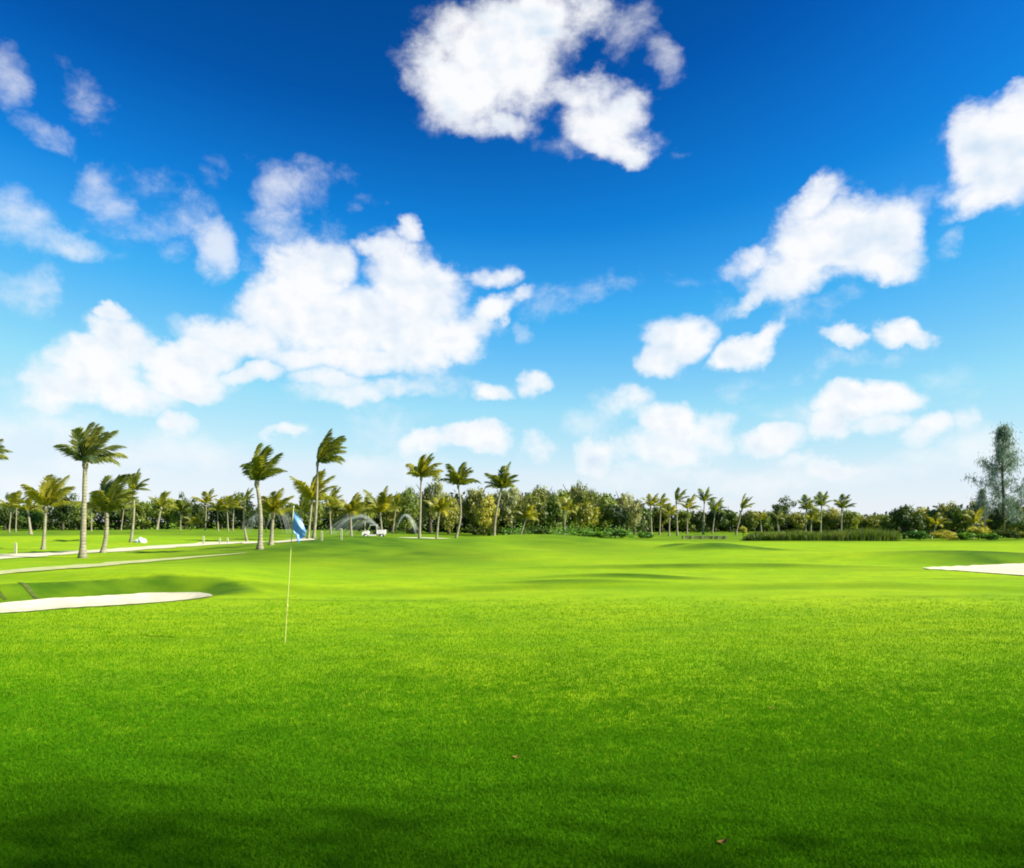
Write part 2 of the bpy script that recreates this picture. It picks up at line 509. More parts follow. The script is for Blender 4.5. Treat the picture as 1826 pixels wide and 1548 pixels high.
ys = [-120, -60, -30, -16, -8, -4, -1, 1.5]
y_ = 3.0
while y_ < 130:
    ys.append(y_)
    y_ *= 1.0145
while y_ < 3000:
    ys.append(y_)
    y_ *= 1.10
ys.append(3500)
ys = np.array(ys)
NX = 321
tt = np.linspace(-1, 1, NX)
tt = np.sign(tt) * (0.62 * np.abs(tt) + 0.38 * np.abs(tt) ** 3)
halfw = 14 + np.abs(ys) * 1.15 + np.where(ys < 2, 60, 0)
GX = tt[None, :] * halfw[:, None]
GY = np.repeat(ys[:, None], NX, 1)
GZ = height(GX, GY)
def H(x, y):
    """height of the built ground sheet at a point"""
    j = int(np.clip(np.searchsorted(ys, y) - 1, 0, len(ys) - 2))
    fy = (y - ys[j]) / (ys[j + 1] - ys[j])
    r_ = []
    for k in (j, j + 1):
        row = GX[k]
        r_.append(np.interp(x, row, GZ[k]))
    return float(r_[0] * (1 - fy) + r_[1] * fy)

def Hv(x, y):
    """the same for arrays"""
    x, y = np.asarray(x, float), np.asarray(y, float)
    j = np.clip(np.searchsorted(ys, y) - 1, 0, len(ys) - 2)
    fy = (y - ys[j]) / (ys[j + 1] - ys[j])
    o_ = 0
    for k, w_ in ((j, 1 - fy), (j + 1, fy)):
        t_ = np.interp(x / halfw[k], tt, np.arange(NX, dtype=float))
        i_ = np.clip(t_.astype(int), 0, NX - 2)
        f_ = t_ - i_
        o_ = o_ + w_ * (GZ[k, i_] * (1 - f_) + GZ[k, i_ + 1] * f_)
    return o_
def turf_material():
    m, t, o = new_mat('turf')
    c = t.new('ShaderNodeTexCoord')
    pos = c.outputs['Object']
    at = t.new('ShaderNodeAttribute')
    at.attribute_name = 'rough'
    rough = at.outputs['Fac']
    big = t.noise(pos, 0.16, 4, 0.55)
    mid = t.noise(t.vmath('MULTIPLY', pos, (.55, 1.0, 1.0)).outputs[0], 1.3, 5, 0.62)
    fine = t.noise(pos, 26.0, 4, 0.75)
    a = (.205, .350, .004, 1)
    b = (.275, .390, .005, 1)
    col = t.mix(t.maprange(big, .35, .65), a, b)
    col = t.mix(t.math('MULTIPLY', t.maprange(mid, .40, .68), .5), col, (.115, .235, .008, 1))
    grain = t.noise(t.vmath('MULTIPLY', pos, (.8, .5, 1)).outputs[0], 7.0, 4, .7)
    col = t.mix(t.math('MULTIPLY', t.maprange(grain, .45, .75), .45), col, (.11, .22, .006, 1))
    col = t.mix(t.math('MULTIPLY', t.maprange(fine, .45, .8), .35), col, (.10, .20, .010, 1))
    rc = t.mix(t.maprange(mid, .3, .7), (.030, .090, .004, 1), (.070, .140, .006, 1))
    col = t.mix(rough, col, rc)
    p = t.new('ShaderNodeBsdfPrincipled')
    t.link(col, p.inputs['Base Color'])
    p.inputs['Roughness'].default_value = .8
    p.inputs['Specular IOR Level'].default_value = .04
    p.inputs['Sheen Weight'].default_value = .0
    p.inputs['Sheen Roughness'].default_value = .5
    p.inputs['Sheen Tint'].default_value = (.6, 1, .3, 1)
    bp = t.new('ShaderNodeBump')
    bp.inputs['Strength'].default_value = .55
    bp.inputs['Distance'].default_value = .035
    hgt = t.math('ADD', t.math('MULTIPLY', fine, .7), t.math('MULTIPLY', t.noise(pos, 70, 2, .6), .3))
    t.link(hgt, bp.inputs['Height'])
    t.link(bp.outputs[0], p.inputs['Normal'])
    t.link(p.outputs[0], o.inputs[0])
    return m
M_TURF = turf_material()
nY = len(ys)
verts = np.stack([GX.ravel(), GY.ravel(), GZ.ravel()], 1)
idx = np.arange(nY * NX).reshape(nY, NX)
faces = np.stack([idx[:-1, :-1].ravel(), idx[:-1, 1:].ravel(), idx[1:, 1:].ravel(), idx[1:, :-1].ravel()], 1)
me = bpy.data.meshes.new('ground')
me.vertices.add(len(verts))
me.vertices.foreach_set('co', verts.ravel())
me.loops.add(faces.size)
me.loops.foreach_set('vertex_index', faces.ravel())
me.polygons.add(len(faces))
me.polygons.foreach_set('loop_start', np.arange(0, faces.size, 4))
me.polygons.foreach_set('loop_total', np.full(len(faces), 4))
me.polygons.foreach_set('use_smooth', np.ones(len(faces), bool))
me.update(calc_edges=True)
ra = me.attributes.new('rough', 'FLOAT', 'POINT')
ra.data.foreach_set('value', rough_mask(GX, GY).ravel().astype(np.float32))
me.materials.append(M_TURF)
ground = from_mesh('ground', me)
tag(ground, kind='structure')

# ---- sand and gravel
def sand_material(name, col, var, scale=5.0):
    m, t, o = new_mat(name)
    c = t.new('ShaderNodeTexCoord')
    n = t.noise(c.outputs['Object'], scale, 6, .65)
    f = t.noise(c.outputs['Object'], 90, 3, .7)
    lo = tuple(x * (1 - var) for x in col) + (1,)
    cc_ = t.mix(t.maprange(n, .35, .65), lo, col + (1,))
    cc_ = t.mix(t.math('MULTIPLY', t.maprange(f, .5, .8), .25), cc_, tuple(x * .6 for x in col) + (1,))
    p = t.new('ShaderNodeBsdfPrincipled')
    t.link(cc_, p.inputs['Base Color'])
    p.inputs['Roughness'].default_value = .95
    p.inputs['Specular IOR Level'].default_value = .1
    bp = t.new('ShaderNodeBump')
    bp.inputs['Strength'].default_value = .5
    bp.inputs['Distance'].default_value = .03
    t.link(t.math('ADD', n, t.math('MULTIPLY', f, .3)), bp.inputs['Height'])
    t.link(bp.outputs[0], p.inputs['Normal'])
    t.link(p.outputs[0], o.inputs[0])
    return m
M_SAND = sand_material('sand', (.57, .53, .375), .20, 2.5)
M_GRAVEL = sand_material('gravel', (.56, .53, .36), .16, 3.0)
M_BANK_SHADE = sand_material('bank_shade', (.085, .12, .022), .3, 8.0)  # shadowed-grass tint for the painted shade strips on the bank

def sheet(name, poly, mat, lift, step, dz=None):
    """a sheet laid on the ground inside a polygon: rows along x, cut to the outline"""
    pts = np.array(poly)
    x0, x1 = pts[:, 0].min(), pts[:, 0].max()
    vs, fs = [], []
    n = max(8, int((x1 - x0) / step))
    m_ = 12
    prev = None
    for i in range(n + 1):
        x = x0 + (x1 - x0) * (i + .001) / (n + .002)
        cuts = []
        for k in range(len(poly)):
            (ax, ay), (bx, by) = poly[k], poly[(k + 1) % len(poly)]
            if (ax > x) != (bx > x):
                cuts.append(ay + (by - ay) * (x - ax) / (bx - ax))
        if len(cuts) < 2:
            prev = None
            continue
        lo, hi = min(cuts), max(cuts)
        w = .05 * (hi - lo) if hi - lo < 1 else .05
        lo += w * 2 * float(vnoise(x, 0, .35, 11))
        hi += w * 2 * float(vnoise(x, 9, .35, 12))
        cur = []
        for j in range(m_ + 1):
            y = lo + (hi - lo) * j / m_
            cur.append(len(vs))
            vs.append((x, y, H(x, y) + lift))
        if prev:
            for j in range(m_):
                fs.append((prev[j], cur[j], cur[j + 1], prev[j + 1]))
        prev = cur
    return mesh_obj(name, vs, fs, mat)
tag(sheet('sand_bunker', BUNK_L, M_SAND, .035, .10), kind='structure')
tag(sheet('sand_bunker', BUNK_R, M_SAND, .035, .14), kind='structure')
def strip(name, pts, widths, mat, lift=.03, step=.5):
    """a band along a ground line (points already in metres)"""
    P_ = [np.array(p, float) for p in pts]
    dense, wd = [], []
    for i in range(len(P_) - 1):
        p0, p1, p2, p3 = P_[max(i - 1, 0)], P_[i], P_[i + 1], P_[min(i + 2, len(P_) - 1)]
        n = max(2, int(np.linalg.norm(p2 - p1) / step))
        for j in range(n):
            t = j / n
            dense.append(.5 * ((2 * p1) + (-p0 + p2) * t + (2 * p0 - 5 * p1 + 4 * p2 - p3) * t * t + (-p0 + 3 * p1 - 3 * p2 + p3) * t ** 3))
            wd.append(widths[i] * (1 - t) + widths[i + 1] * t)
    dense.append(P_[-1]); wd.append(widths[-1])
    vs, fs = [], []
    for i, p in enumerate(dense):
        d = dense[min(i + 1, len(dense) - 1)] - dense[max(i - 1, 0)]
        d = d / (np.linalg.norm(d) + 1e-9)
        nrm = np.array([-d[1], d[0]])
        for k in range(5):
            u = (k / 4 - .5) * wd[i]
            if k in (0, 4):
                u += .3 * wd[i] * float(vnoise(p[0], p[1], .9, 20 + k))
            q = p + nrm * u
            vs.append((q[0], q[1], H(q[0], q[1]) + lift))
        if i:
            b = i * 5
            for k in range(4):
                fs.append((b - 5 + k, b + k, b + k + 1, b - 5 + k + 1))
    return mesh_obj(name, vs, fs, mat)
def gpt(px, py):
    """ground point seen at a photo pixel: the first place where the line of sight meets the sheet"""
    Y = 3.0 * 1.004 ** np.arange(1060)
    x = gx(px, Y)
    below = np.nonzero(CZ - (py - HY) / F * Y < Hv(x, Y))[0]
    i = int(below[0]) if len(below) else len(Y) - 1
    return (float(x[i]), float(Y[i]))

tag(strip('gravel_path', [gpt(-160, 1004), gpt(0, 993), gpt(130, 986), gpt(300, 975), gpt(440, 967.5), gpt(530, 966)], [3.0, 3.2, 3.2, 3.0, 2.8, 2.2], M_GRAVEL), kind='structure')
tag(strip('gravel_path', [(gx(520, 72), 72), (gx(600, 75), 75), (gx(700, 80), 80), (gx(850, 84), 84)], [2.6, 3.2, 3.2, 2.5], M_GRAVEL), kind='structure')
tag(strip('worn_track', [gpt(p_, 1022 - p_ * .0795) for p_ in range(-120, 441, 70)], [1.4] * 6 + [1.2, .9, .2], sand_material('worn turf', (.42, .44, .19), .2, 3.0)), kind='structure')

# ------------------------------------------------------------------ palms
M_TRUNK = None
def bark(name, a, b, ring_scale=14.0):
    m, t, o = new_mat(name)
    c = t.new('ShaderNodeTexCoord')
    sx = t.new('ShaderNodeSeparateXYZ')
    t.link(c.outputs['Object'], sx.inputs[0])
    n = t.noise(c.outputs['Object'], 5.0, 5, .7)
    w = t.math('SINE', t.math('MULTIPLY_ADD', sx.outputs[2], ring_scale * 3.0, t.math('MULTIPLY', n, 4.0)))
    f = t.math('ADD', t.math('MULTIPLY', t.maprange(n, .3, .7), .6), t.math('MULTIPLY_ADD', w, .2, .2), clamp=True)
    p = t.new('ShaderNodeBsdfPrincipled')
    t.link(t.mix(f, a + (1,), b + (1,)), p.inputs['Base Color'])
    p.inputs['Roughness'].default_value = .9
    p.inputs['Specular IOR Level'].default_value = .1
    bp = t.new('ShaderNodeBump')
    bp.inputs['Strength'].default_value = .6
    bp.inputs['Distance'].default_value = .02
    t.link(f, bp.inputs['Height'])
    t.link(bp.outputs[0], p.inputs['Normal'])
    t.link(p.outputs[0], o.inputs[0])
    return m
M_PALMBARK = bark('palm bark', (.15, .13, .085), (.34, .31, .21))
M_BARK = bark('tree bark', (.05, .042, .03), (.13, .11, .08), 3.0)
M_FROND = {
 'green': leafy('green frond', (.070, .115, .016), (.29, .31, .040), .52, .02, 1.2),
 'yellow': leafy('yellow frond', (.16, .19, .020), (.44, .41, .050), .52, .02, 1.2),
 'blue': leafy('grey green frond', (.075, .125, .055), (.36, .36, .070), .52, .02, 0.9),
}
def frond_mesh(bend, stations, seed, droop, mat, width=.36):
    r_ = random.Random(seed)
    vs, fs = [], []
    n = stations
    pts = []
    p = Vector((0, 0, 0))
    ang = 0.0
    for i in range(n + 1):
        t = i / n
        pts.append((p.copy(), ang))
        ang -= R(bend) * (0.35 + 1.3 * t) / n
        p = p + Vector((math.cos(ang), 0, math.sin(ang))) / n
    # rachis: a tapering three-sided rib
    for i, (q, a) in enumerate(pts):
        w = .016 * (1 - .85 * i / n)
        up = Vector((-math.sin(a), 0, math.cos(a)))
        b = len(vs)
        vs += [q + Vector((0, w, 0)), q - Vector((0, w, 0)), q - up * w * 1.4]
        if i:
            for k in range(3):
                fs.append((b - 3 + k, b - 3 + (k + 1) % 3, b + (k + 1) % 3, b + k))
    for i in range(2, n + 1):
        q, a = pts[i]
        t = i / n
        fw = Vector((math.cos(a), 0, math.sin(a)))
        up = Vector((-math.sin(a), 0, math.cos(a)))
        L = width * (math.sin(math.pi * min(1, .12 + .86 * t)) ** .7 * .95 + .10) * r_.uniform(.8, 1.15)
        for sgn in (-1, 1):
            dr = droop * r_.uniform(.6, 1.3)
            d = (fw * r_.uniform(.55, .9) + Vector((0, sgn, 0)) * r_.uniform(.7, 1.0) - Vector((0, 0, 1)) * dr * .6 + up * .15).normalized()
            tipd = (d * .8 - Vector((0, 0, 1)) * dr).normalized()
            m_ = q + d * L * .5
            e = m_ + tipd * L * .55
            wv_ = fw * ((.021 if n > 40 else .027) * r_.uniform(.8, 1.3))
            b = len(vs)
            vs += [q - wv_ * .6, q + wv_ * .6, m_ + wv_, m_ - wv_, e]
            fs += [(b, b + 1, b + 2, b + 3), (b + 3, b + 2, b + 4)]
    me_ = bpy.data.meshes.new('frond')
    me_.from_pydata([tuple(v) for v in vs], [], fs)
    me_.materials.append(mat)
    me_.update()
    return me_
FR = {}
SPREAD = .62
for key, mat in M_FROND.items():
    FR[key] = {}
    for nm, st in (('fine', 52), ('coarse', 26)):
        FR[key][nm] = [frond_mesh(b, st, 10 + i, dr, mat) for i, (b, dr) in enumerate([(30, .45), (50, .65), (70, .85), (95, 1.0), (120, 1.2)])]

def palm(base, crown_off, n_fronds, flen, key, detail, wind, label, group, trunk_r=.13, bow=0.0, spread=1.0, seed=0, cat='palm tree', droopy=0):
    """base: ground point; crown_off: crown centre relative to the base; fronds are separate children"""
    r_ = random.Random(seed)
    x, y = base
    root = empty('palm_tree', (x, y, H(x, y) - .03))
    tag(root, label, cat, group)
    top = Vector(crown_off)
    trunk_r *= .82
    mb = MB()
    N = 12
    pts, rad = [], []
    for i in range(N + 1):
        t = i / N
        p = Vector((top.x * t + bow * math.sin(math.pi * t), top.y * t, top.z * t))
        pts.append(p)
        rad.append(trunk_r * (1.0 - .40 * t + 1.0 * max(0, .10 - t) / .10 + .10 * r_.uniform(-1, 1) * .5))
    pts[0].z -= .15
    mb.tube(pts, rad, 9)
    # swollen crown shaft where the leaf bases grip the stem
    mb.tube([top + Vector((0, 0, z)) for z in (-.28, -.1, .08, .25)], [trunk_r * .62, trunk_r * 1.05, trunk_r * .9, trunk_r * .2], 8)
    mb.build('trunk', M_PALMBARK, root)
    wv_ = Vector(wind)
    n_fronds = max(8, int(n_fronds * .74))
    flen *= 1.08
    for i in range(n_fronds):
        t = i / max(1, n_fronds - 1)
        azm = i * 2.39996 + r_.uniform(-.3, .3)
        pitch = R(84 - 96 * t ** .9 * spread * SPREAD + r_.uniform(-9, 9))
        d = Vector((math.cos(azm) * math.cos(pitch), math.sin(azm) * math.cos(pitch), math.sin(pitch)))
        d = (d + wv_ * (.45 + .55 * t) + Vector((0, 0, .15))).normalized()
        v = min(4, max(0, int(round(.1 + 2.3 * t + droopy + r_.uniform(-.7, .9)))))
        zl = Vector((0, 0, 1)) + wv_ * -.9
        zl = (zl - d * zl.dot(d))
        if zl.length < 1e-3:
            zl = Vector((-1, 0, 0))
        zl.normalize()
        yl = zl.cross(d)
        M = Matrix((d, yl, zl)).transposed().to_4x4()
        L = flen * r_.uniform(.85, 1.12) * (1 - .12 * t)
        o = from_mesh('frond', FR[key][detail][v], root)
        o.matrix_local = Matrix.Translation(top + d * (.05 * flen)) @ M @ Matrix.Diagonal((L, L, L, 1))
    return root
def palm_px(bx, by, cx, cy, flen_px, key, label, Y=None, wind=(.45, .0, .12), n=18, detail='fine', group='coconut palms along the gravel path', tr=.13, bow_px=0, spread=1.0, droopy=0, zoff=0):
    """place a palm from where its foot and its crown centre show in the photograph"""
    if Y is None:
        x, Y = gpt(bx, by)
    else:
        x = gx(bx, Y)
    h0 = H(x, Y)
    zc = CZ - (cy - HY) / F * Y
    xc = gx(cx, Y)
    s_ = Y / F
    seed = int(bx * 7 + cy)
    return palm((x, Y), (xc - x, 0, zc - h0), n, flen_px * s_, key, detail, wind, label, group, tr, bow_px * s_, spread, seed, droopy=droopy)

W1 = (.45, .0, .10)
palm_px(-40, 1000, -44, 820, 54, 'blue', 'palm at the very edge, only its outer fronds in view', wind=W1, tr=.14)
palm_px(147, 995, 152, 826, 66, 'blue', 'tall palm with pale thick trunk standing between the two paths', wind=(.30, .1, .22), n=22, tr=.17)
palm_px(183, 986, 190, 915, 66, 'green', 'short stout palm on the path just beside the tall pale palm', wind=(.22, .1, .18), n=18, tr=.16, bow_px=3)
palm_px(77, 980, 82, 905, 58, 'yellow', 'short palm with wide open fronds beyond the gravel path', wind=(.25, 0, .1), n=14, tr=.13, spread=.85)
palm_px(233, 967, 238, 874, 33, 'green', 'thin palm with small ragged crown next to the white rock', wind=(.35, 0, 0), n=13, tr=.12, bow_px=3)
palm_px(463, 980, 458, 860, 62, 'green', 'tall palm with upswept dark crown near the end of the path', wind=(.25, .05, .30), n=17, tr=.16, bow_px=4, spread=.8)
palm_px(483, 972, 487, 916, 42, 'yellow', 'short bushy yellow palm beside the upswept dark palm', wind=(.22, 0, .18), n=15, tr=.15)
palm_px(441, 966, 437, 893, 22, 'green', 'slender little palm with small dark tuft and kinked stem', wind=(.3, 0, .0), n=12, tr=.10, bow_px=-4, detail='coarse')
palm_px(559, 971, 566, 826, 56, 'green', 'tallest palm behind the flag, crown blown to one side', Y=59, wind=(.75, .05, .30), n=20, tr=.14, bow_px=2, spread=.8)
palm_px(549, 971, 556, 893, 52, 'yellow', 'yellow palm half hidden behind the tall windblown palm', Y=65, wind=(.25, .05, .08), n=17, tr=.15)
palm_px(748, 967, 751, 852, 42, 'yellow', 'tall straight palm in front of the middle grove', wind=(.35, .0, .18), n=18, tr=.15, Y=70)
palm_px(812, 966, 817, 866, 40, 'green', 'palm with curved leaning stem in the middle grove', wind=(.18, .0, .05), n=18, tr=.14, bow_px=7, Y=74)
palm_px(881, 964, 894, 872, 40, 'green', 'palm whose trunk leans away at the grove edge', wind=(.12, 0, .03), n=18, tr=.16, bow_px=-3, Y=76)
palm_px(778, 966, 783, 914, 34, 'yellow', 'small golden palm between two taller grove palms', wind=(.1, 0, 0), n=16, tr=.14, Y=72, droopy=.6)
palm_px(627, 963, 625, 917, 36, 'yellow', 'yellow palm left of the white cart', wind=(.1, 0, .1), n=15, tr=.14, Y=78)
palm_px(682, 963, 678, 915, 42, 'yellow', 'broad golden palm right behind the white cart', wind=(.1, 0, .03), n=18, tr=.14, Y=86)
palm_px(926, 960, 938, 925, 30, 'yellow', 'low arching palm at the right end of the grove foot', wind=(.2, 0, -.1), n=16, tr=.12, Y=80, droopy=1.2)
GB = 'small palms in front of the far tree line'
def bp_(bx, by, cx, cy, fl, key, label, Y, **kw):
    kw.setdefault('n', 13)
    palm_px(bx, by, cx, cy, fl, key, label, Y=Y, detail='coarse', group=GB, tr=kw.pop('tr', .13), wind=kw.pop('wind', (.18, 0, .06)), **kw)
bp_(16, 950, 20, 906, 30, 'yellow', 'drooping palm at the start of the far tree line', 130, droopy=.8)
bp_(28, 950, 30, 898, 22, 'green', 'palm top showing above the start of the far line', 140)
bp_(55, 948, 50, 912, 30, 'yellow', 'stout pale-trunked palm low in the shade of the far line', 110, tr=.24)
bp_(163, 950, 163, 908, 30, 'green', 'dark palm directly behind the tall pale palm', 120)
bp_(215, 948, 222, 900, 32, 'yellow', 'yellow palm behind the thin ragged one', 125)
bp_(279, 952, 287, 905, 30, 'yellow', 'bushy palm leaning over beside the white rock', 95, droopy=.8, tr=.2)
bp_(322, 948, 322, 913, 26, 'green', 'low palm beneath the highest crowns of the far line', 130, droopy=.6)
bp_(338, 948, 345, 935, 20, 'yellow', 'tiny stemless palm in the gap of the far line', 125, droopy=.8)
bp_(366, 948, 368, 899, 26, 'yellow', 'first of four golden palms in a row', 130, wind=(.12, 0, 0), droopy=.5)
bp_(389, 950, 388, 912, 26, 'yellow', 'second of four golden palms in a row', 125, droopy=.7)
bp_(407, 950, 405, 908, 26, 'yellow', 'third of four golden palms in a row', 125, droopy=.6)
bp_(415, 950, 417, 905, 24, 'yellow', 'fourth of four golden palms in a row', 128, droopy=.5)
bp_(590, 956, 588, 905, 34, 'yellow', 'palm just beyond the tall windblown pair', 100, droopy=.3)
bp_(533, 958, 538, 912, 36, 'green', 'dark bushy palm straight behind the blue flag', 98)
bp_(650, 958, 652, 905, 26, 'yellow', 'palm between the two golden ones near the cart', 105)
bp_(700, 955, 706, 905, 26, 'green', 'palm in the shade behind the arching water', 105)
bp_(1007, 950, 1007, 912, 24, 'yellow', 'lone pale-stemmed palm in front of the dense wood', 92)
bp_(1162, 950, 1160, 903, 24, 'yellow', 'first palm after the dense wood ends', 100, droopy=.4)
bp_(1176, 948, 1178, 904, 24, 'yellow', 'second palm after the dense wood ends', 104, droopy=.6)
bp_(1193, 950, 1194, 918, 22, 'yellow', 'bright yellow palm with hanging fronds near the low rail', 96, droopy=1.3)
bp_(1208, 950, 1206, 895, 24, 'green', 'upright tufted palm taller than its neighbours', 100, wind=(.4, 0, .12))
bp_(1225, 950, 1226, 908, 24, 'yellow', 'low palm below the upright tufted one', 108, droopy=.5)
bp_(1254, 950, 1256, 895, 26, 'green', 'spread palm with open crown against white sky', 105, wind=(.1, 0, .15), n=10)
bp_(1270, 950, 1275, 912, 24, 'green', 'dark low palm beside the open-crowned one', 112, droopy=.6)
bp_(1312, 948, 1323, 908, 26, 'green', 'leaning palm with crown swept over the reeds', 104, wind=(.5, 0, .25), n=11)
bp_(1358, 946, 1356, 928, 20, 'yellow', 'small yellow palm beside the dark domed tree', 108, droopy=.6)
bp_(1388, 946, 1386, 925, 20, 'blue', 'small silvery palm in front of the dark domed tree', 106, droopy=.6)
bp_(1436, 946, 1438, 910, 24, 'green', 'palm with dense head before the pair of tall ones', 110)
bp_(1463, 946, 1465, 903, 24, 'green', 'nearer of the pair of tall palms behind the reeds', 106, wind=(.1, 0, .15))
bp_(1500, 946, 1501, 908, 25, 'green', 'farther of the pair of tall palms behind the reeds', 108, wind=(.15, 0, .1))
bp_(1445, 946, 1447, 928, 20, 'yellow', 'stubby yellow palm at the foot of the tall pair', 100, droopy=.8)
bp_(1660, 962, 1668, 938, 26, 'yellow', 'low pale palm tucked under the hedge trees', 84, droopy=1.0)
bp_(1735, 962, 1738, 935, 28, 'yellow', 'low golden palm at the foot of the tall grey conifer', 84, droopy=1.0)

# ------------------------------------------------------------------ broadleaf trees
M_LEAF = {
 'olive': leafy('olive leaves', (0.083, 0.126, 0.022), (0.388, 0.374, 0.055), .42, .02, .45),
 'dark': leafy('dark leaves', (.020, .045, .008), (.085, .120, .016), .35, .02, .5),
 'mid': leafy('mid leaves', (0.061, 0.126, 0.019), (0.263, 0.312, 0.044), .42, .02, .45),
 'grey': leafy('grey leaves', (0.126, 0.168, 0.061), (0.474, 0.460, 0.155), .42, .02, .5),
 'bush': leafy('bush leaves', (0.043, 0.134, 0.018), (0.187, 0.350, 0.034), .42, .02, .8),
 'gold': leafy('golden leaves', (0.168, 0.196, 0.022), (0.574, 0.537, 0.076), .42, .02, .8),
}
def leaf_quads(r, q, nrm, jitter, L):
    """a pointed leaf face at each q, facing roughly along nrm"""
    n = len(q)
    nrm = nrm + r.normal(size=(n, 3)) * jitter
    nrm /= np.linalg.norm(nrm, axis=1)[:, None]
    a = np.cross(nrm, r.normal(size=(n, 3)))
    a /= np.linalg.norm(a, axis=1)[:, None] + 1e-9
    b = np.cross(nrm, a)
    L = L[:, None]
    w = L * r.uniform(.40, .65, n)[:, None]
    vs = np.stack([q - a * L, q - b * w + a * .1 * L, q + a * L, q + b * w + a * .1 * L], 1).reshape(-1, 3)
    fs = np.arange(4 * n).reshape(n, 4)
    return vs.tolist(), fs.tolist()
def crown_mesh(seed, mat, n_clump=46, per=85, leaf=.045, flat=.85, ragged=.35):
    """a crown about 1 m in radius and 2*flat high, centre at 0: leaf clumps through an uneven volume"""
    r = np.random.default_rng(seed)
    vs, fs = [], []
    lobes = [(r.normal(size=3), r.uniform(.15, ragged + .15)) for _ in range(7)]
    d = r.normal(size=(n_clump, 3))
    d /= np.linalg.norm(d, axis=1)[:, None]
    k = np.ones(n_clump)
    for ld, la in lobes:
        k += la * np.maximum(0, d @ (ld / np.linalg.norm(ld))) ** 4 - la * .22
    cpos = d * (r.uniform(.30, 1.0, n_clump) ** .6 * k * .80)[:, None]
    cr = np.repeat(r.uniform(.16, .34, n_clump), per)
    n = n_clump * per
    e = r.normal(size=(n, 3))
    e /= np.linalg.norm(e, axis=1)[:, None]
    q = np.repeat(cpos, per, 0) + e * (cr * r.uniform(.45, 1.15, n))[:, None] * np.array([1, 1, .75])
    q[:, 2] *= flat
    vs, fs = leaf_quads(r, q, e * 1.0 + np.array([0, 0, .3]), .35, leaf * r.uniform(.7, 1.6, n))
    me_ = bpy.data.meshes.new('crown')
    me_.from_pydata([tuple(v) for v in vs], [], fs)
    me_.materials.append(mat)
    me_.update()
    return me_
CROWNS = {}
for i, (k, m) in enumerate(M_LEAF.items()):
    CROWNS[k] = [crown_mesh(100 + 10 * i + j, m, 46 if k not in ('grey',) else 34, 85, .045 if k != 'bush' else .06, .85, .5) for j in range(3)]
def trunk_mesh(seed):
    r_ = random.Random(seed)
    mb = MB()
    lean = Vector((r_.uniform(-.08, .08), r_.uniform(-.08, .08), 0))
    pts = [Vector((0, 0, -.05)) + lean * t + Vector((r_.uniform(-.01, .01), 0, t)) for t in (0, .2, .4, .6)]
    mb.tube(pts, [.042, .030, .026, .020], 7)
    for k in range(7):
        a = k * 2.4 + r_.uniform(-.4, .4)
        s0 = pts[1].lerp(pts[3], r_.uniform(.2, 1))
        d = Vector((math.cos(a), math.sin(a), r_.uniform(.7, 1.6))).normalized()
        l = r_.uniform(.25, .42)
        mid = s0 + d * l * .5 + Vector((0, 0, .03))
        mb.tube([s0, mid, s0 + d * l + Vector((0, 0, .06))], [.015, .010, .004], 5)
    me_ = bpy.data.meshes.new('trunk')
    me_.from_pydata(mb.v, [], mb.f)
    me_.polygons.foreach_set('use_smooth', [True] * len(me_.polygons))
    me_.materials.append(M_BARK)
    return me_
TRUNKS = [trunk_mesh(s_) for s_ in range(4)]
def tree(px, top, wpx, Y, key, label, group, low=0.12, name='broadleaf_tree', cat='tree'):
    """crown centre column, top row, crown width in photo pixels, distance"""
    x = gx(px, Y)
    z0 = H(x, Y)
    ztop = CZ - (top - (9 if name != 'shrub' else 3) - HY) / F * Y
    h = ztop - z0
    r_ = random.Random(int(px * 13 + top))
    root = empty(name, (x, Y, z0 - .02), 0)
    tag(root, label, cat, group)
    if h > 1.3:
        t = from_mesh('trunk', r_.choice(TRUNKS), root)
        t.scale = (h, h, h)
        t.rotation_euler = (0, 0, r_.uniform(0, 6.28))
    hh = h * (1 - low) * .5
    c = from_mesh('crown', r_.choice(CROWNS[key]), root)
    c.location = (0, 0, h * low + hh)
    w = wpx / F * Y * .5
    c.scale = (w * 1.15, w * 1.05, hh / .85 * 1.24)
    c.rotation_euler = (0, 0, r_.uniform(0, 6.28))
    return root
GL = 'broadleaf trees of the far line'
for row in [
 (8, 890, 60, 165, 'dark', 'dark round tree at the open end of the far line'),
 (62, 896, 70, 168, 'mid', 'round tree behind the wide open short palm'),
 (112, 889, 62, 165, 'dark', 'dark tree just before the tall pale-trunked palm'),
 (140, 898, 60, 172, 'mid', 'tree whose crown shows behind the tall pale trunk'),
 (205, 900, 70, 168, 'dark', 'dark tree behind the stout short palm'),
 (255, 892, 62, 165, 'mid', 'mid green tree behind the thin ragged palm'),
 (298, 879, 72, 160, 'mid', 'highest rounded crown of the far line'),
 (330, 888, 44, 158, 'dark', 'dark small crown beside the highest rounded one'),
 (352, 897, 50, 165, 'dark', 'low dark tree before the row of golden palms'),
 (395, 896, 60, 168, 'dark', 'dark tree behind the four golden palms'),
 (432, 895, 60, 160, 'dark', 'dark tree behind the kinked slender palm'),
 (480, 892, 70, 150, 'mid', 'tree behind the bushy yellow palm'),
 (515, 900, 50, 150, 'dark', 'low dark tree seen left of the flag'),
 (560, 893, 70, 145, 'mid', 'tree crown behind the tall windblown palm'),
 (600, 888, 66, 140, 'olive', 'olive tree right of the windblown palm'),
 (640, 890, 66, 138, 'mid', 'tree above the sprinkler water and white cart'),
 (695, 888, 70, 135, 'olive', 'olive tree behind the arching water'),
]:
    tree(*row, GL, low=.05)
GM = 'trees of the dense middle wood'
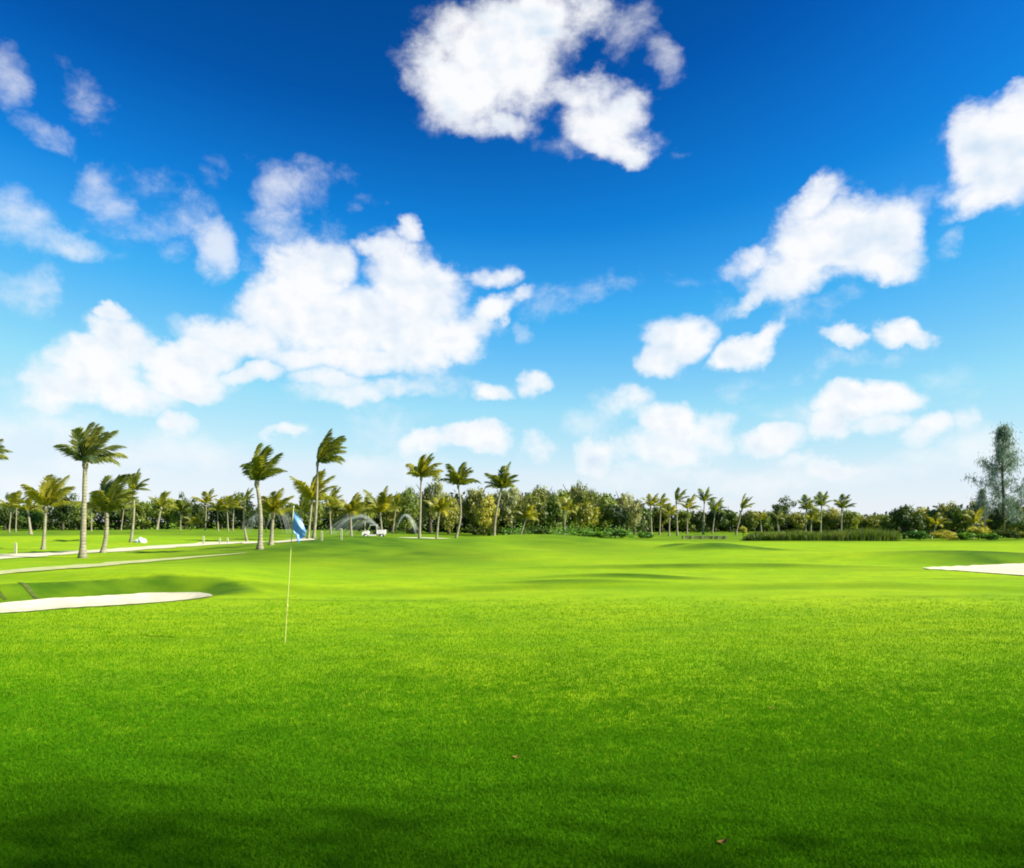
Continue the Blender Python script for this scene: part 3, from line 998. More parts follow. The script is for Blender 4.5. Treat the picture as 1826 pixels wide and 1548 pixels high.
for row in [
 (728, 868, 64, 108, 'mid', 'feathery tree behind the tall straight palm'),
 (768, 858, 66, 112, 'grey', 'pale loose-crowned tree between the grove palms'),
 (800, 876, 60, 104, 'olive', 'tree behind the curved palm stem'),
 (846, 869, 66, 106, 'olive', 'broad olive tree between curved and leaning palms'),
 (872, 882, 56, 100, 'gold', 'golden-green tree in front of the leaning palm crown'),
 (912, 868, 72, 104, 'grey', 'pale grey-green tree right of the leaning palm'),
 (940, 876, 70, 98, 'olive', 'low olive tree above the arching palm'),
 (962, 860, 66, 108, 'olive', 'tall olive tree before the wood reaches its peak'),
 (990, 874, 60, 98, 'mid', 'mid green tree behind the lone pale-stemmed palm'),
 (1008, 862, 54, 112, 'mid', 'first of the two peak trees of the wood'),
 (1029, 854, 48, 110, 'olive', 'highest tree of the dense wood'),
 (1052, 868, 60, 106, 'olive', 'tree sloping down just past the highest one'),
 (1046, 890, 60, 94, 'gold', 'golden shrub-like tree low in the wood'),
 (1084, 878, 66, 100, 'mid', 'rounded tree in the lower half of the wood'),
 (1112, 875, 50, 104, 'grey', 'silvery tree near the end of the wood'),
 (1100, 895, 60, 94, 'dark', 'dark low tree near the end of the wood'),
 (1132, 888, 46, 100, 'grey', 'pale thin tree that ends the wood'),
]:
    tree(*row, GM, low=.04)
GR = 'trees beyond the reeds'
for row in [
 (1150, 905, 50, 125, 'mid', 'tree behind the first palm after the wood'),
 (1180, 900, 54, 128, 'olive', 'olive tree behind the second palm after the wood'),
 (1218, 908, 50, 125, 'mid', 'tree behind the upright tufted palm'),
 (1245, 914, 44, 122, 'dark', 'dark tree under the open-crowned palm'),
 (1276, 905, 52, 122, 'dark', 'dark bushy tree right of the open-crowned palm'),
 (1302, 905, 54, 125, 'mid', 'tree before the leaning swept palm'),
 (1335, 912, 50, 122, 'olive', 'olive tree under the leaning swept palm'),
 (1362, 916, 46, 124, 'mid', 'low tree left of the dark dome'),
 (1388, 902, 50, 118, 'dark', 'dark domed tree standing out above the reeds'),
 (1420, 916, 46, 124, 'olive', 'low olive tree right of the dark dome'),
 (1452, 908, 52, 125, 'mid', 'tree behind the nearer of the tall pair of palms'),
 (1482, 906, 48, 124, 'olive', 'olive tree between the pair of tall palms'),
 (1520, 912, 56, 122, 'mid', 'tree just past the pair of tall palms'),
 (1555, 920, 60, 118, 'olive', 'lowest tree of the far right line'),
 (1585, 916, 46, 110, 'mid', 'small tree before the black-green bushy one'),
]:
    tree(*row, GR, low=.05)
GH = 'hedge trees at the fairway corner'
for row in [
 (1612, 897, 74, 84, 'dark', 'black-green bushy tree at the end of the reeds'),
 (1648, 904, 50, 92, 'olive', 'olive tree just behind the black-green one'),
 (1672, 902, 50, 88, 'mid', 'mid hedge tree between two olive ones'),
 (1697, 893, 52, 90, 'olive', 'tall olive hedge tree'),
 (1722, 905, 46, 86, 'mid', 'hedge tree below the grey conifer branches'),
 (1742, 888, 44, 94, 'grey', 'grey hedge tree left of the conifer trunk'),
 (1776, 915, 50, 86, 'dark', 'dark hedge tree at the conifer foot'),
 (1806, 884, 48, 92, 'olive', 'olive tree right of the conifer by the pale roof'),
 (1832, 915, 50, 88, 'mid', 'tree cut by the edge of view beside the pale roof'),
]:
    tree(*row, GH, low=.04)
GS = 'low shrubs along the fairway edge'
for row in [
 (1040, 946, 60, 86, 'bush', 'low bright green shrub right of the centre mound'),
 (1075, 948, 44, 85, 'bush', 'second green shrub past the centre mound'),
 (1110, 947, 50, 85, 'bush', 'third green shrub towards the low rail'),
 (965, 944, 54, 88, 'dark', 'dark shrub just behind the centre mound'),
 (1150, 951, 40, 84, 'bush', 'small green shrub before the low rail'),
 (1325, 938, 18, 100, 'gold', 'small yellow ball shrub before the trees'),
 (1640, 948, 44, 78, 'bush', 'green shrub at the foot of the hedge'),
 (1685, 944, 50, 79, 'gold', 'yellowish shrub in the hedge foot'),
 (1722, 950, 44, 78, 'bush', 'low leafy shrub at the yellow one\'s side'),
 (1745, 936, 46, 80, 'gold', 'bright golden shrub below the conifer'),
 (1768, 952, 40, 77, 'bush', 'fresh green shrub on the fairway corner'),
 (1800, 948, 44, 78, 'dark', 'dark shrub under the pale roof'),
 (1826, 946, 36, 79, 'olive', 'olive shrub at the view edge under the roof'),
 (735, 945, 40, 100, 'dark', 'dark shrub behind the arching water'),
 (905, 940, 54, 96, 'dark', 'dark shrub right of the leaning palm foot'),
 (850, 945, 44, 98, 'dark', 'dark shrub between curved and leaning palms'),
]:
    tree(*row, GS, low=.0, name='shrub', cat='shrub')

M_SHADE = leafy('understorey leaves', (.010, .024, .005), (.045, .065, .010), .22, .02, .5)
# the wood goes on behind the trees one can tell apart: one mass of foliage
def thicket(name, row, mat, label, cat, seed, leaf=.22, dens=26, base=0.0):
    """row: (px, top row, distance) along a line; leaf clumps fill the strip from the ground to the top"""
    r = np.random.default_rng(seed)
    vs, fs = [], []
    qs = []
    for (p0, t0, y0), (p1, t1, y1) in zip(row[:-1], row[1:]):
        n = max(1, int(abs(p1 - p0) / 5))
        f = (np.arange(n) + .5) / n
        Y = y0 + (y1 - y0) * f + r.uniform(-2, 2, n)
        x = gx(p0 + (p1 - p0) * f, Y)
        z0 = Hv(x, Y)
        zt = CZ - (t0 + (t1 - t0) * f + r.uniform(-4, 6, n) - HY) / F * Y
        c = np.stack([np.repeat(x, dens) + r.uniform(-.6, .6, n * dens), np.repeat(Y, dens) + r.uniform(-1.6, 1.6, n * dens), np.repeat(z0, dens) + np.repeat(zt - z0, dens) * r.uniform(base, 1, n * dens) ** .9], 1)
        qs.append(np.repeat(c, 5, 0) + r.normal(size=(n * dens * 5, 3)) * .35)
    q = np.concatenate(qs)
    vs, fs = leaf_quads(r, q, np.tile(np.array([.2, -.5, .6]), (len(q), 1)), .7, leaf * r.uniform(.7, 1.5, len(q)))
    o = mesh_obj(name, vs, fs, mat, smooth=False)
    tag(o, label, cat, kind='stuff')
    return o
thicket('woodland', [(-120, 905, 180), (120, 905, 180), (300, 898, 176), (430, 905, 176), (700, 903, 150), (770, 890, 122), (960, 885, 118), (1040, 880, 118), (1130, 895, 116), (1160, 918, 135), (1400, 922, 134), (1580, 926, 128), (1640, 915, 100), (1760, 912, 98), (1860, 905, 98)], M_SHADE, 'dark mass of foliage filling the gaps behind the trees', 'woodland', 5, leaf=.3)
thicket('hedge_bank', [(900, 948, 90), (1000, 944, 90), (1130, 948, 88)], M_LEAF['bush'], 'low green undergrowth along the foot of the dense wood', 'undergrowth', 6, leaf=.10, dens=14)

# reeds along the far edge of the fairway
def reeds(name, row, label):
    r = np.random.default_rng(3)
    vs, fs = [], []
    for (p0, t0, y0), (p1, t1, y1) in zip(row[:-1], row[1:]):
        n = int(abs(p1 - p0) * 34)
        for i in range(n):
            f = r.uniform()
            Y = y0 + (y1 - y0) * f + r.uniform(0, 5.5)
            x = gx(p0 + (p1 - p0) * f, Y)
            z0 = H(x, Y)
            zt = CZ - (t0 + (t1 - t0) * f - HY) / F * Y
            h = max(.15, (zt - z0) * r.uniform(.5, 1.0) * (1.1 + .7 * float(vnoise(x, Y, 2.2, 41)) + .3 * float(vnoise(x, Y, .7, 42))))
            w = r.uniform(.02, .045)
            lx, ly = r.normal(size=2) * .16 * h
            a = r.uniform(0, 3.14)
            dx, dy = math.cos(a) * w, math.sin(a) * w
            k0 = len(vs)
            vs += [(x - dx, Y - dy, z0 - .03), (x + dx, Y + dy, z0 - .03), (x + dx * .8 + lx * .3, Y + dy * .8 + ly * .3, z0 + h * .55), (x - dx * .8 + lx * .3, Y - dy * .8 + ly * .3, z0 + h * .55), (x + lx, Y + ly, z0 + h)]
            fs += [(k0, k0 + 1, k0 + 2, k0 + 3), (k0 + 3, k0 + 2, k0 + 4)]
    o = mesh_obj(name, vs, fs, leafy('reed leaves', (.070, .120, .014), (.21, .24, .04), .4, .02, .35), smooth=False)
    tag(o, label, 'reeds', kind='stuff')
reeds('reeds', [(1325, 957, 76), (1345, 950, 75), (1400, 947, 74.5), (1500, 945, 74), (1560, 945, 74), (1605, 948, 74.5)], 'dense green reeds along the far edge of the fairway')

# ------------------------------------------------------------------ casuarina (feathery conifer)
M_NEEDLE = leafy('casuarina needles', (.105, .160, .115), (.23, .295, .215), .4, .04, .7)
def conifer(px, top, Y, wpx, label, seed, group=None, loc=None, h=None, dens=30, fluff=1.0, needle=None):
    r = np.random.default_rng(seed)
    if loc is None:
        x = gx(px, Y)
        z0 = H(x, Y)
        h = CZ - (top - HY) / F * Y - z0
        rw = wpx / F * Y * .5
    else:
        x, Y = loc
        z0 = H(x, Y)
        rw = wpx
    root = empty('conifer_tree', (x, Y, z0 - .05))
    tag(root, label, 'conifer', group)
    mb = MB()
    mb.tube([Vector((.012 * h * math.sin(t * 7), .01 * h * math.cos(t * 5), h * t)) for t in np.linspace(0, .97, 9)], [.018 * h * (1 - t) ** .8 + .01 for t in np.linspace(0, .97, 9)], 8)
    cl = []
    nb = 50
    for i in range(nb):
        t = .16 + .82 * (i / nb) ** .85
        a = i * 2.39996 + r.uniform(-.5, .5)
        L = rw * (1.02 - t) ** 1.0 * r.uniform(.25, 1.6)
        if loc is None and r.uniform() < .12:
            continue
        d = Vector((math.cos(a), math.sin(a), 0))
        rise = r.uniform(.15, .75)
        s0 = Vector((0, 0, h * t))
        p1 = s0 + d * L * .55 + Vector((0, 0, L * .55 * rise))
        p2 = s0 + d * L + Vector((0, 0, L * rise * 1.15))
        mb.tube([s0, p1, p2], [.012 * h * .25, .008 * h * .2, .01], 4, cap=False)
        for k in range(7):
            f = .48 + .55 * k / 6
            c = (s0.lerp(p1, f / .55) if f < .55 else p1.lerp(p2, (f - .55) / .45))
            cr = h * .024 * fluff * r.uniform(.5, 1.5)
            cl.append((c.x, c.y, c.z, cr))
    cl = np.repeat(np.array(cl), dens, 0)
    n = len(cl)
    e = cl[:, :3] + r.normal(size=(n, 3)) * cl[:, 3:4]
    g = np.stack([r.normal(size=n) * .5, r.normal(size=n) * .5, -r.uniform(.2, 1.4, n)], 1)
    nl, nw = needle or (h * .028, h * .0028)
    g *= nl / np.linalg.norm(g, axis=1)[:, None]
    w = r.normal(size=(n, 3))
    w *= nw / np.linalg.norm(w, axis=1)[:, None]
    vs = np.stack([e - w, e + w, e + g + w * .3, e + g - w * .3], 1).reshape(-1, 3).tolist()
    fs = np.arange(4 * n).reshape(n, 4).tolist()
    mb.build('trunk', M_BARK, root)
    mesh_obj('crown', vs, fs, M_NEEDLE, root, smooth=False)
    return root
conifer(1788, 758, 86, 116, 'tall grey-green feathery conifer at the fairway corner', 4)
conifer(1752, 870, 89, 46, 'smaller feathery conifer in front of the tall one', 8)
conifer(1843, 800, 90, 60, 'second feathery conifer cut by the edge of view', 9)

# ------------------------------------------------------------------ flagstick
M_POLE = simple('pole paint', (.50, .50, .13), .5, 3, .12)
def cloth_mat():
    m, t, o = new_mat('flag cloth')
    c = t.new('ShaderNodeTexCoord')
    n = t.noise(c.outputs['Object'], 30, 3, .6)
    col = t.mix(n, (.15, .33, .72, 1), (.19, .38, .76, 1))
    d = t.new('ShaderNodeBsdfDiffuse')
    t.link(col, d.inputs['Color'])
    tr = t.new('ShaderNodeBsdfTranslucent')
    t.link(col, tr.inputs['Color'])
    g = t.new('ShaderNodeBsdfGlossy')
    g.inputs['Roughness'].default_value = .38
    m1 = t.new('ShaderNodeMixShader'); m1.inputs[0].default_value = .3
    t.link(d.outputs[0], m1.inputs[1]); t.link(tr.outputs[0], m1.inputs[2])
    m2 = t.new('ShaderNodeMixShader'); m2.inputs[0].default_value = .03
    t.link(m1.outputs[0], m2.inputs[1]); t.link(g.outputs[0], m2.inputs[2])
    t.link(m2.outputs[0], o.inputs[0])
    return m
FX, FY = gpt(508, 1148)
fz = H(FX, FY)
flag = empty('flagstick', (FX, FY, fz))
tag(flag, 'thin yellow flagstick with drooping blue flag standing in the green', 'flagstick')
s_ = FY / F
lean = Vector((15.5 * s_, 0, 243 * s_))
mb = MB()
mb.tube([lean * t for t in (-.02, .0, .25, .5, .75, 1.0)], [.008, .008, .008, .0075, .007, .006], 10)
pole = mb.build('pole', M_POLE, flag)
mb = MB()
mb.tube([lean * t for t in (.262, .266, .284, .288)], [.010, .0145, .0145, .010], 10)
mb.build('ferrule', simple('ferrule', (.55, .50, .12), .4), pole)
mb = MB()
mb.tube([lean * t for t in (.995, 1.0, 1.008, 1.012)], [.008, .014, .012, .003], 10)
mb.build('pole_cap', simple('cap', (.6, .6, .58), .4), pole)
# limp flag: hoist on the pole, cloth hanging in folds to the lower right
NU, NV = 26, 16
vs, fs = [], []
top = lean * .985
hoist = 30 * s_
for i in range(NU + 1):
    u = i / NU
    for j in range(NV + 1):
        v = j / NV
        # hoist edge runs down the pole; the fly end falls under its own weight
        hp = lean * (.985 - v * hoist / lean.length)
        drop = u * 34 * s_ + (u ** 1.6) * 6 * s_
        outx = u * (27 - 16 * v) * s_ * (1 - .12 * u)
        gather = (1 - .30 * u)
        p = Vector((hp.x + .012 * u + outx, hp.y, top.z - v * hoist * gather - drop))
        fold = math.sin(v * 9.5 + u * 3.2) * .030 * min(1, u * 3) + math.sin(v * 5 - u * 7) * .016 * u
        p.y += fold - .02 * u
        p.x += math.cos(v * 9.5 + u * 3.2) * .012 * u
        vs.append(p)
for i in range(NU):
    for j in range(NV):
        a = i * (NV + 1) + j
        fs.append((a, a + NV + 1, a + NV + 2, a + 1))
mesh_obj('flag', vs, fs, cloth_mat(), flag)
# ------------------------------------------------------------------ white utility cart
M_WHITE = simple('white paint', (.60, .60, .58), .4, 3, .03, spec=.5)
M_RUBBER = simple('rubber', (.02, .02, .02), .9)
M_DARK = simple('dark trim', (.04, .045, .05), .6)
M_RIM = simple('steel rim', (.45, .45, .45), .4, metallic=.8)
def glass():
    m, t, o = new_mat('windscreen glass')
    g = t.new('ShaderNodeBsdfGlass'); g.inputs['Roughness'].default_value = .02; g.inputs['IOR'].default_value = 1.1
    g.inputs['Color'].default_value = (.75, .85, .85, 1)
    t.link(g.outputs[0], o.inputs[0])
    return m
def utility_cart():
    Y = 80.0
    x = gx(667, Y)
    root = empty('utility_cart', (x, Y, H(x, Y)), R(4))
    root.scale = (.82, .82, .82)
    tag(root, 'small white utility cart parked on the path behind the mound', 'cart')
    mb = MB()   # chassis, nose and cargo tub; nose towards -x
    def prof(pts, y0, y1):
        n = len(pts)
        vs = [(px_, y0, pz) for px_, pz in pts] + [(px_, y1, pz) for px_, pz in pts]
        mb.add(vs, [tuple(reversed(range(n))), tuple(range(n, 2 * n))] + [(i, (i + 1) % n, n + (i + 1) % n, n + i) for i in range(n)])
    prof([(-1.38, .32), (-1.40, .62), (-1.30, .78), (-.72, .90), (-.60, .90), (-.55, .36), (-.62, .30)], -.66, .66)
    prof([(-.56, .28), (-.56, .42), (.34, .42), (.34, .28)], -.66, .66)
    body = mb.build('body', M_WHITE, root, smooth=False)
    mb = MB()
    for (a, b, c, d, e, f_) in [(.36, 1.40, -.68, .68, .50, .56), (.36, .41, -.68, .68, .56, .98), (1.35, 1.40, -.68, .68, .56, .98), (.41, 1.35, -.68, -.63, .56, .98), (.41, 1.35, .63, .68, .56, .98), (.45, 1.3, -.4, .4, .34, .50)]:
        mb.box(a, b, c, d, e, f_)
    mb.build('cargo_bed', M_WHITE, root, smooth=False)
    mb = MB()
    mb.box(-.10, .30, -.55, .55, .43, .72); mb.box(.20, .32, -.55, .55, .72, 1.12)
    mb.build('seat', M_DARK, root, smooth=False)
    mb = MB()
    for sy in (-.6, .6):
        mb.tube([(-.72, sy, .88), (-.42, sy, 1.52), (.34, sy, 1.55), (.36, sy, .95)], .028, 6)
    mb.tube([(-.42, -.6, 1.52), (-.42, .6, 1.52)], .025, 6)
    mb.build('roll_frame', M_WHITE, root)
    mb = MB(); mb.box(-.48, .42, -.68, .68, 1.555, 1.60); mb.build('roof', M_WHITE, root, smooth=False)
    mb = MB(); mb.add([(-.70, -.56, .93), (-.70, .56, .93), (-.45, .56, 1.47), (-.45, -.56, 1.47), (-.685, -.56, .93), (-.685, .56, .93), (-.435, .56, 1.47), (-.435, -.56, 1.47)],
                      [(0, 1, 2, 3), (7, 6, 5, 4), (0, 4, 5, 1), (1, 5, 6, 2), (2, 6, 7, 3), (3, 7, 4, 0)])
    mb.build('windscreen', glass(), root, smooth=False)
    mb = MB()
    mb.tube([(-.45, .3, .8), (-.30, .3, 1.02)], .018, 6)
    mb.tube([Vector((-.30, .3, 1.02)) + Vector((.06 * math.sin(a), .15 * math.cos(a), .14 * math.sin(a))) for a in np.linspace(0, math.tau, 13)], .014, 5, cap=False)
    mb.build('steering_wheel', M_DARK, root)
    for sy in (-.5, .5):
        mb = MB(); mb.tube([(-1.405, sy, .62), (-1.37, sy, .62)], [.07, .08], 10); mb.build('headlight', simple('lamp glass', (.7, .7, .65), .2), root)
    for wx in (-.98, .92):
        for sy in (-.58, .58):
            mb = MB()
            mb.tube([(wx, sy - .11, .26), (wx, sy - .09, .26), (wx, sy + .09, .26), (wx, sy + .11, .26)], [.20, .26, .26, .20], 16)
            w = mb.build('wheel', M_RUBBER, root)
            mb = MB(); q = -.125 if sy < 0 else .125
            mb.tube([(wx, sy + q * .7, .26), (wx, sy + q, .26)], [.15, .13], 12); mb.build('rim', M_RIM, w)
utility_cart()

# ------------------------------------------------------------------ sprinklers
def water_mat():
    m, t, o = new_mat('water spray')
    d = t.new('ShaderNodeBsdfTranslucent'); d.inputs['Color'].default_value = (.92, .95, .96, 1)
    d2 = t.new('ShaderNodeBsdfDiffuse'); d2.inputs['Color'].default_value = (.92, .95, .96, 1)
    a = t.new('ShaderNodeMixShader'); a.inputs[0].default_value = .5
    t.link(d.outputs[0], a.inputs[1]); t.link(d2.outputs[0], a.inputs[2])
    tr = t.new('ShaderNodeBsdfTransparent')
    mx = t.new('ShaderNodeMixShader'); mx.inputs[0].default_value = .035
    t.link(tr.outputs[0], mx.inputs[1]); t.link(a.outputs[0], mx.inputs[2])
    t.link(mx.outputs[0], o.inputs[0])
    return m
M_WATER = water_mat()
M_HEAD = simple('sprinkler head', (.05, .05, .05), .6)
def sprinkler(px, Y, jets, label, seed):
    """jets: (reach in px along the picture, peak height px, strands, spread, depth drift)"""
    x = gx(px, Y)
    root = empty('sprinkler', (x, Y, H(x, Y)))
    tag(root, label, 'sprinkler', 'lawn sprinklers throwing water')
    mb = MB()
    mb.tube([(0, 0, -.05), (0, 0, .30), (0, 0, .31), (0, 0, .42)], [.035, .035, .06, .05], 8)
    mb.build('riser', M_HEAD, root)
    r_ = random.Random(seed)
    s_ = Y / F
    vs, fs = [], []
    for (reach, peak, n, sp, dep) in jets:
        for k in range(n):
            L = reach * s_ * r_.uniform(1 - sp, 1.0)
            hgt = peak * s_ * r_.uniform(1 - sp * .5, 1.03)
            yo = dep * r_.uniform(-1, 1)
            t0, t1 = 0.0, 1.0
            st = r_.uniform(0, .8)
            t0, t1 = st, min(1, st + r_.uniform(.15, .5))
            N = 7
            w = r_.uniform(.010, .026)
            prev = None
            for i in range(N + 1):
                t = t0 + (t1 - t0) * i / N
                p = Vector((L * t, yo * t, .40 * (1 - t) + 4 * hgt * t * (1 - t)))
                jit = .03 + .10 * t
                if i == 0:
                    j0 = Vector((r_.gauss(0, jit), r_.gauss(0, jit), r_.gauss(0, jit)))
                p = p + j0
                b = len(vs)
                wt = w * (.6 + 1.2 * t)
                vs += [p + Vector((0, 0, wt)), p + Vector((wt * .8, wt * .6, -wt * .6)), p + Vector((-wt * .8, -wt * .6, -wt * .6))]
                if prev is not None:
                    for q in range(3):
                        fs.append((prev + q, prev + (q + 1) % 3, b + (q + 1) % 3, b + q))
                prev = b
    o = mesh_obj('water_spray', vs, fs, M_WATER, root, smooth=False)
    return root
sprinkler(474, 96, [(52, 42, 120, .25, 3.0), (-34, 34, 60, .35, 2.0)], 'sprinkler throwing water in two arcs left of the flag', 1)
sprinkler(681, 98, [(-100, 32, 190, .30, 4.0), (-70, 22, 90, .4, 3.0)], 'sprinkler throwing a long low arc above the white cart', 2)
sprinkler(706, 100, [(40, 32, 150, .12, 2.0)], 'sprinkler making a small round arch of water beside the tall straight palm', 3)

# ------------------------------------------------------------------ stakes, rock, rail, hut, painted shade strips, leaves
M_STAKE = simple('pale stake', (.40, .40, .24), .8, 8, .15)
def stake(px, top, bot, label):
    x, Y = gpt(px, bot)
    Y = min(Y, 95); x = gx(px, Y)
    h = (bot - top) / F * Y
    root = empty('marker_stake', (x, Y, H(x, Y)))
    tag(root, label, 'stake', 'pale marker stakes beside the gravel path')
    mb = MB()
    w = .055
    mb.box(-w, w, -.03, .03, -.1, h)
    mb.add([(-w, -.03, h), (w, -.03, h), (w, .03, h), (-w, .03, h), (0, 0, h + .06)], [(0, 1, 4), (1, 2, 4), (2, 3, 4), (3, 0, 4)])
    mb.build('post', M_STAKE, root, smooth=False)
stake(28, 969, 989, 'pale stake nearest the edge, before the wide open short palm')
stake(363, 957, 971, 'tallest pale stake along the bright stretch of path')
stake(392, 960, 970, 'short pale stake after the tallest one')
stake(406, 960, 969, 'second short pale stake towards the upswept palm')
stake(574, 948, 964, 'pale stake just right of the windblown palm foot')
stake(609, 944, 963, 'thin pale stake midway between windblown palm and cart')

def rock(px, py, Y, wpx, hpx, mat, label, seed):
    r = random.Random(seed)
    bm = bmesh.new()
    bmesh.ops.create_icosphere(bm, subdivisions=3, radius=1)
    for v in bm.verts:
        n = v.co.normalized()
        k = 1 + .28 * float(vnoise(n.x * 2 + seed, n.y * 2 + n.z * 1.7, .8, seed)) * 2 + .15 * float(vnoise(n.x * 5, n.y * 5 + n.z * 4, .8, seed + 1))
        v.co = n * k
        v.co.z = max(v.co.z, -.35)
    s_ = Y / F
    bmesh.ops.scale(bm, vec=(wpx * s_ * .5, wpx * s_ * .4, hpx * s_ * .8), verts=bm.verts)
    me_ = bpy.data.meshes.new('rock')
    bm.to_mesh(me_); bm.free()
    me_.materials.append(mat)
    x = gx(px, Y)
    o = from_mesh('rock', me_)
    o.location = (x, Y, H(x, Y) + hpx * s_ * .2)
    tag(o, label, 'rock')
M_ROCK = simple('white rock', (.72, .72, .70), .8, 4, .12, bump=.4)
x_, y__ = gpt(252, 968)
rock(252, 968, min(y__, 75), 20, 9, M_ROCK, 'white rock lying on the grass beside the thin ragged palm', 3)
rock(249, 950, 110, 16, 5, simple('grey rock', (.20, .22, .21), .9, 4, .2), 'low grey boulder in the shade behind the white rock', 5)

def rail():
    Y = 82
    x0, x1 = gx(1216, Y), gx(1296, Y)
    zc = H((x0 + x1) / 2, Y)
    root = empty('low_rail', ((x0 + x1) / 2, Y, zc))
    tag(root, 'low weathered wooden rail with pale posts at the fairway edge', 'rail')
    L = (x1 - x0) / 2
    M_POST = simple('weathered post', (.26, .26, .12), .9, 5, .3)
    M_WOOD = simple('weathered wood', (.15, .16, .06), .9, 5, .35, bump=.4)
    ht = 2 - (955.5 - HY) / F * Y - zc
    for k, (a, b) in enumerate([(.12, .46), (.52, 1.0)]):
        mb = MB(); mb.box(-L, L, -.03, .03, ht * a, ht * b); mb.build('plank', M_WOOD, root, smooth=False)
    for f in (-.92, -.55, -.1, .38, .62, .95):
        mb = MB(); mb.box(f * L - .08, f * L + .08, -.12, -.032, -.1, ht * 1.04); mb.build('post', M_POST, root, smooth=False)
rail()

def hut():
    Y = 104
    x0, x1 = gx(1800, Y), gx(1900, Y)
    z0 = H((x0 + x1) / 2, Y)
    root = empty('hut', ((x0 + x1) / 2, Y, z0))
    tag(root, 'small hut with pale sloping roof half hidden by trees at the corner', 'building')
    ze = CZ - (944 - HY) / F * Y - z0
    zr = CZ - (924 - HY) / F * Y - z0
    W_ = (x1 - x0) / 2
    M_WALL = simple('hut wall', (.5, .45, .33), .9)
    mb = MB(); mb.box(-W_ * .8, W_ * .8, 0, 5, -.1, ze); wall = mb.build('wall', M_WALL, root, smooth=False)
    mb = MB(); mb.box(-.45, .45, -.03, 0, 0, min(2.0, ze * .9)); d_ = mb.build('door', simple('door wood', (.12, .08, .05), .7), wall, smooth=False)
    mb = MB()
    # roof planes: ridge runs front to back on the left, long slope down to the right
    for t0, t1 in ((0, 1),):
        mb.add([(-W_, -.5, zr), (W_ * .1, -.5, ze + .05), (W_, -.5, ze - .25), (-W_, 5.5, zr), (W_ * .1, 5.5, ze + .05), (W_, 5.5, ze - .25),
                (-W_, -.5, zr - .28), (W_ * .1, -.5, ze - .25), (W_, -.5, ze - .55), (-W_, 5.5, zr - .28), (W_ * .1, 5.5, ze - .25), (W_, 5.5, ze - .55)],
               [(0, 1, 4, 3), (1, 2, 5, 4), (6, 9, 10, 7), (7, 10, 11, 8), (0, 6, 7, 1), (1, 7, 8, 2), (3, 4, 10, 9), (4, 5, 11, 10), (0, 3, 9, 6), (2, 8, 11, 5)])
    mb.build('roof', simple('pale thatch', (.66, .62, .48), .9, 6, .15, bump=.4), root, smooth=False)
hut()

# dark strips of painted shade, tinted like shadowed grass, down the bunker bank
def bank_shade(p0, p1, w):
    tag(strip('shade_strip', [p0, ((p0[0] + p1[0]) / 2, (p0[1] + p1[1]) / 2), p1], [w * .35, w, w * .5], M_BANK_SHADE, .015, .12), kind='structure')
bank_shade((-13.35, 21.7), (-12.05, 20.6), .17)
bank_shade((-13.7, 20.95), (-12.75, 20.25), .12)

# ------------------------------------------------------------------ grass blades on the near turf
def blade_patch(n, seed):
    r = np.random.default_rng(seed)
    half = .215
    cl = r.uniform(-half, half, size=(110, 2))
    p = np.where((np.arange(n) % 3 < 2)[:, None], r.uniform(-half, half, (n, 2)), cl[r.integers(0, 110, n)] + r.normal(size=(n, 2)) * .018)
    h = .030 * r.uniform(.55, 1.25, n)
    a = r.uniform(0, math.tau, n)
    d = np.stack([np.cos(a), np.sin(a)], 1) * (.0021 * r.uniform(.7, 1.3, n))[:, None]
    l = r.normal(size=(n, 2)) * .010
    def P3(xy, z):
        return np.concatenate([xy, z[:, None]], 1)
    vs = np.stack([P3(p - d, h * 0 - .004), P3(p + d, h * 0 - .004), P3(p + d * .8 + l * .4, h * .6), P3(p - d * .8 + l * .4, h * .6), P3(p + l * 1.5, h)], 1).reshape(-1, 3).tolist()
    fs = []
    for k0 in range(0, 5 * n, 5):
        fs += [(k0, k0 + 1, k0 + 2, k0 + 3), (k0 + 3, k0 + 2, k0 + 4)]
    me_ = bpy.data.meshes.new('grass_tuft')
    me_.from_pydata(vs, [], fs)
    me_.materials.append(M_BLADE)
    return me_
def blade_material():
    m, t, o = new_mat('grass blade')
    geo = t.new('ShaderNodeNewGeometry')
    big = t.noise(geo.outputs['Position'], 0.16, 4, 0.55)
    mid = t.noise(t.vmath('MULTIPLY', geo.outputs['Position'], (.55, 1, 1)).outputs[0], 1.3, 5, .62)
    oi = t.new('ShaderNodeObjectInfo')
    n = t.noise(geo.outputs['Position'], 40, 2, .6)
    col = t.mix(t.maprange(n, .3, .7), (.046, .185, .003, 1), (.120, .305, .006, 1))
    col = t.mix(t.math('MULTIPLY', t.maprange(mid, .42, .70), .35), col, (.038, .145, .004, 1))
    d = t.new('ShaderNodeBsdfDiffuse'); t.link(col, d.inputs[0])
    tr = t.new('ShaderNodeBsdfTranslucent'); t.link(col, tr.inputs[0])
    mx = t.new('ShaderNodeMixShader'); mx.inputs[0].default_value = .35
    t.link(d.outputs[0], mx.inputs[1]); t.link(tr.outputs[0], mx.inputs[2])
    t.link(mx.outputs[0], o.inputs[0])
    return m
M_BLADE = blade_material()
r = np.random.default_rng(31)
st = .20
gy, gx_ = np.meshgrid(np.arange(2.8, 24, st), np.arange(-19, 19, st), indexing='ij')
gx_ = gx_.ravel() + r.uniform(-.22, .22, gx_.size) * st
gy = gy.ravel() + r.uniform(-.22, .22, gy.size) * st
lev = np.log2(np.maximum(gy, 5.0) / 5.0) * 3.8 + r.uniform(-.5, .5, gy.size)     # blades thin out with distance
level = np.clip(np.round(lev), 0, 9).astype(int)
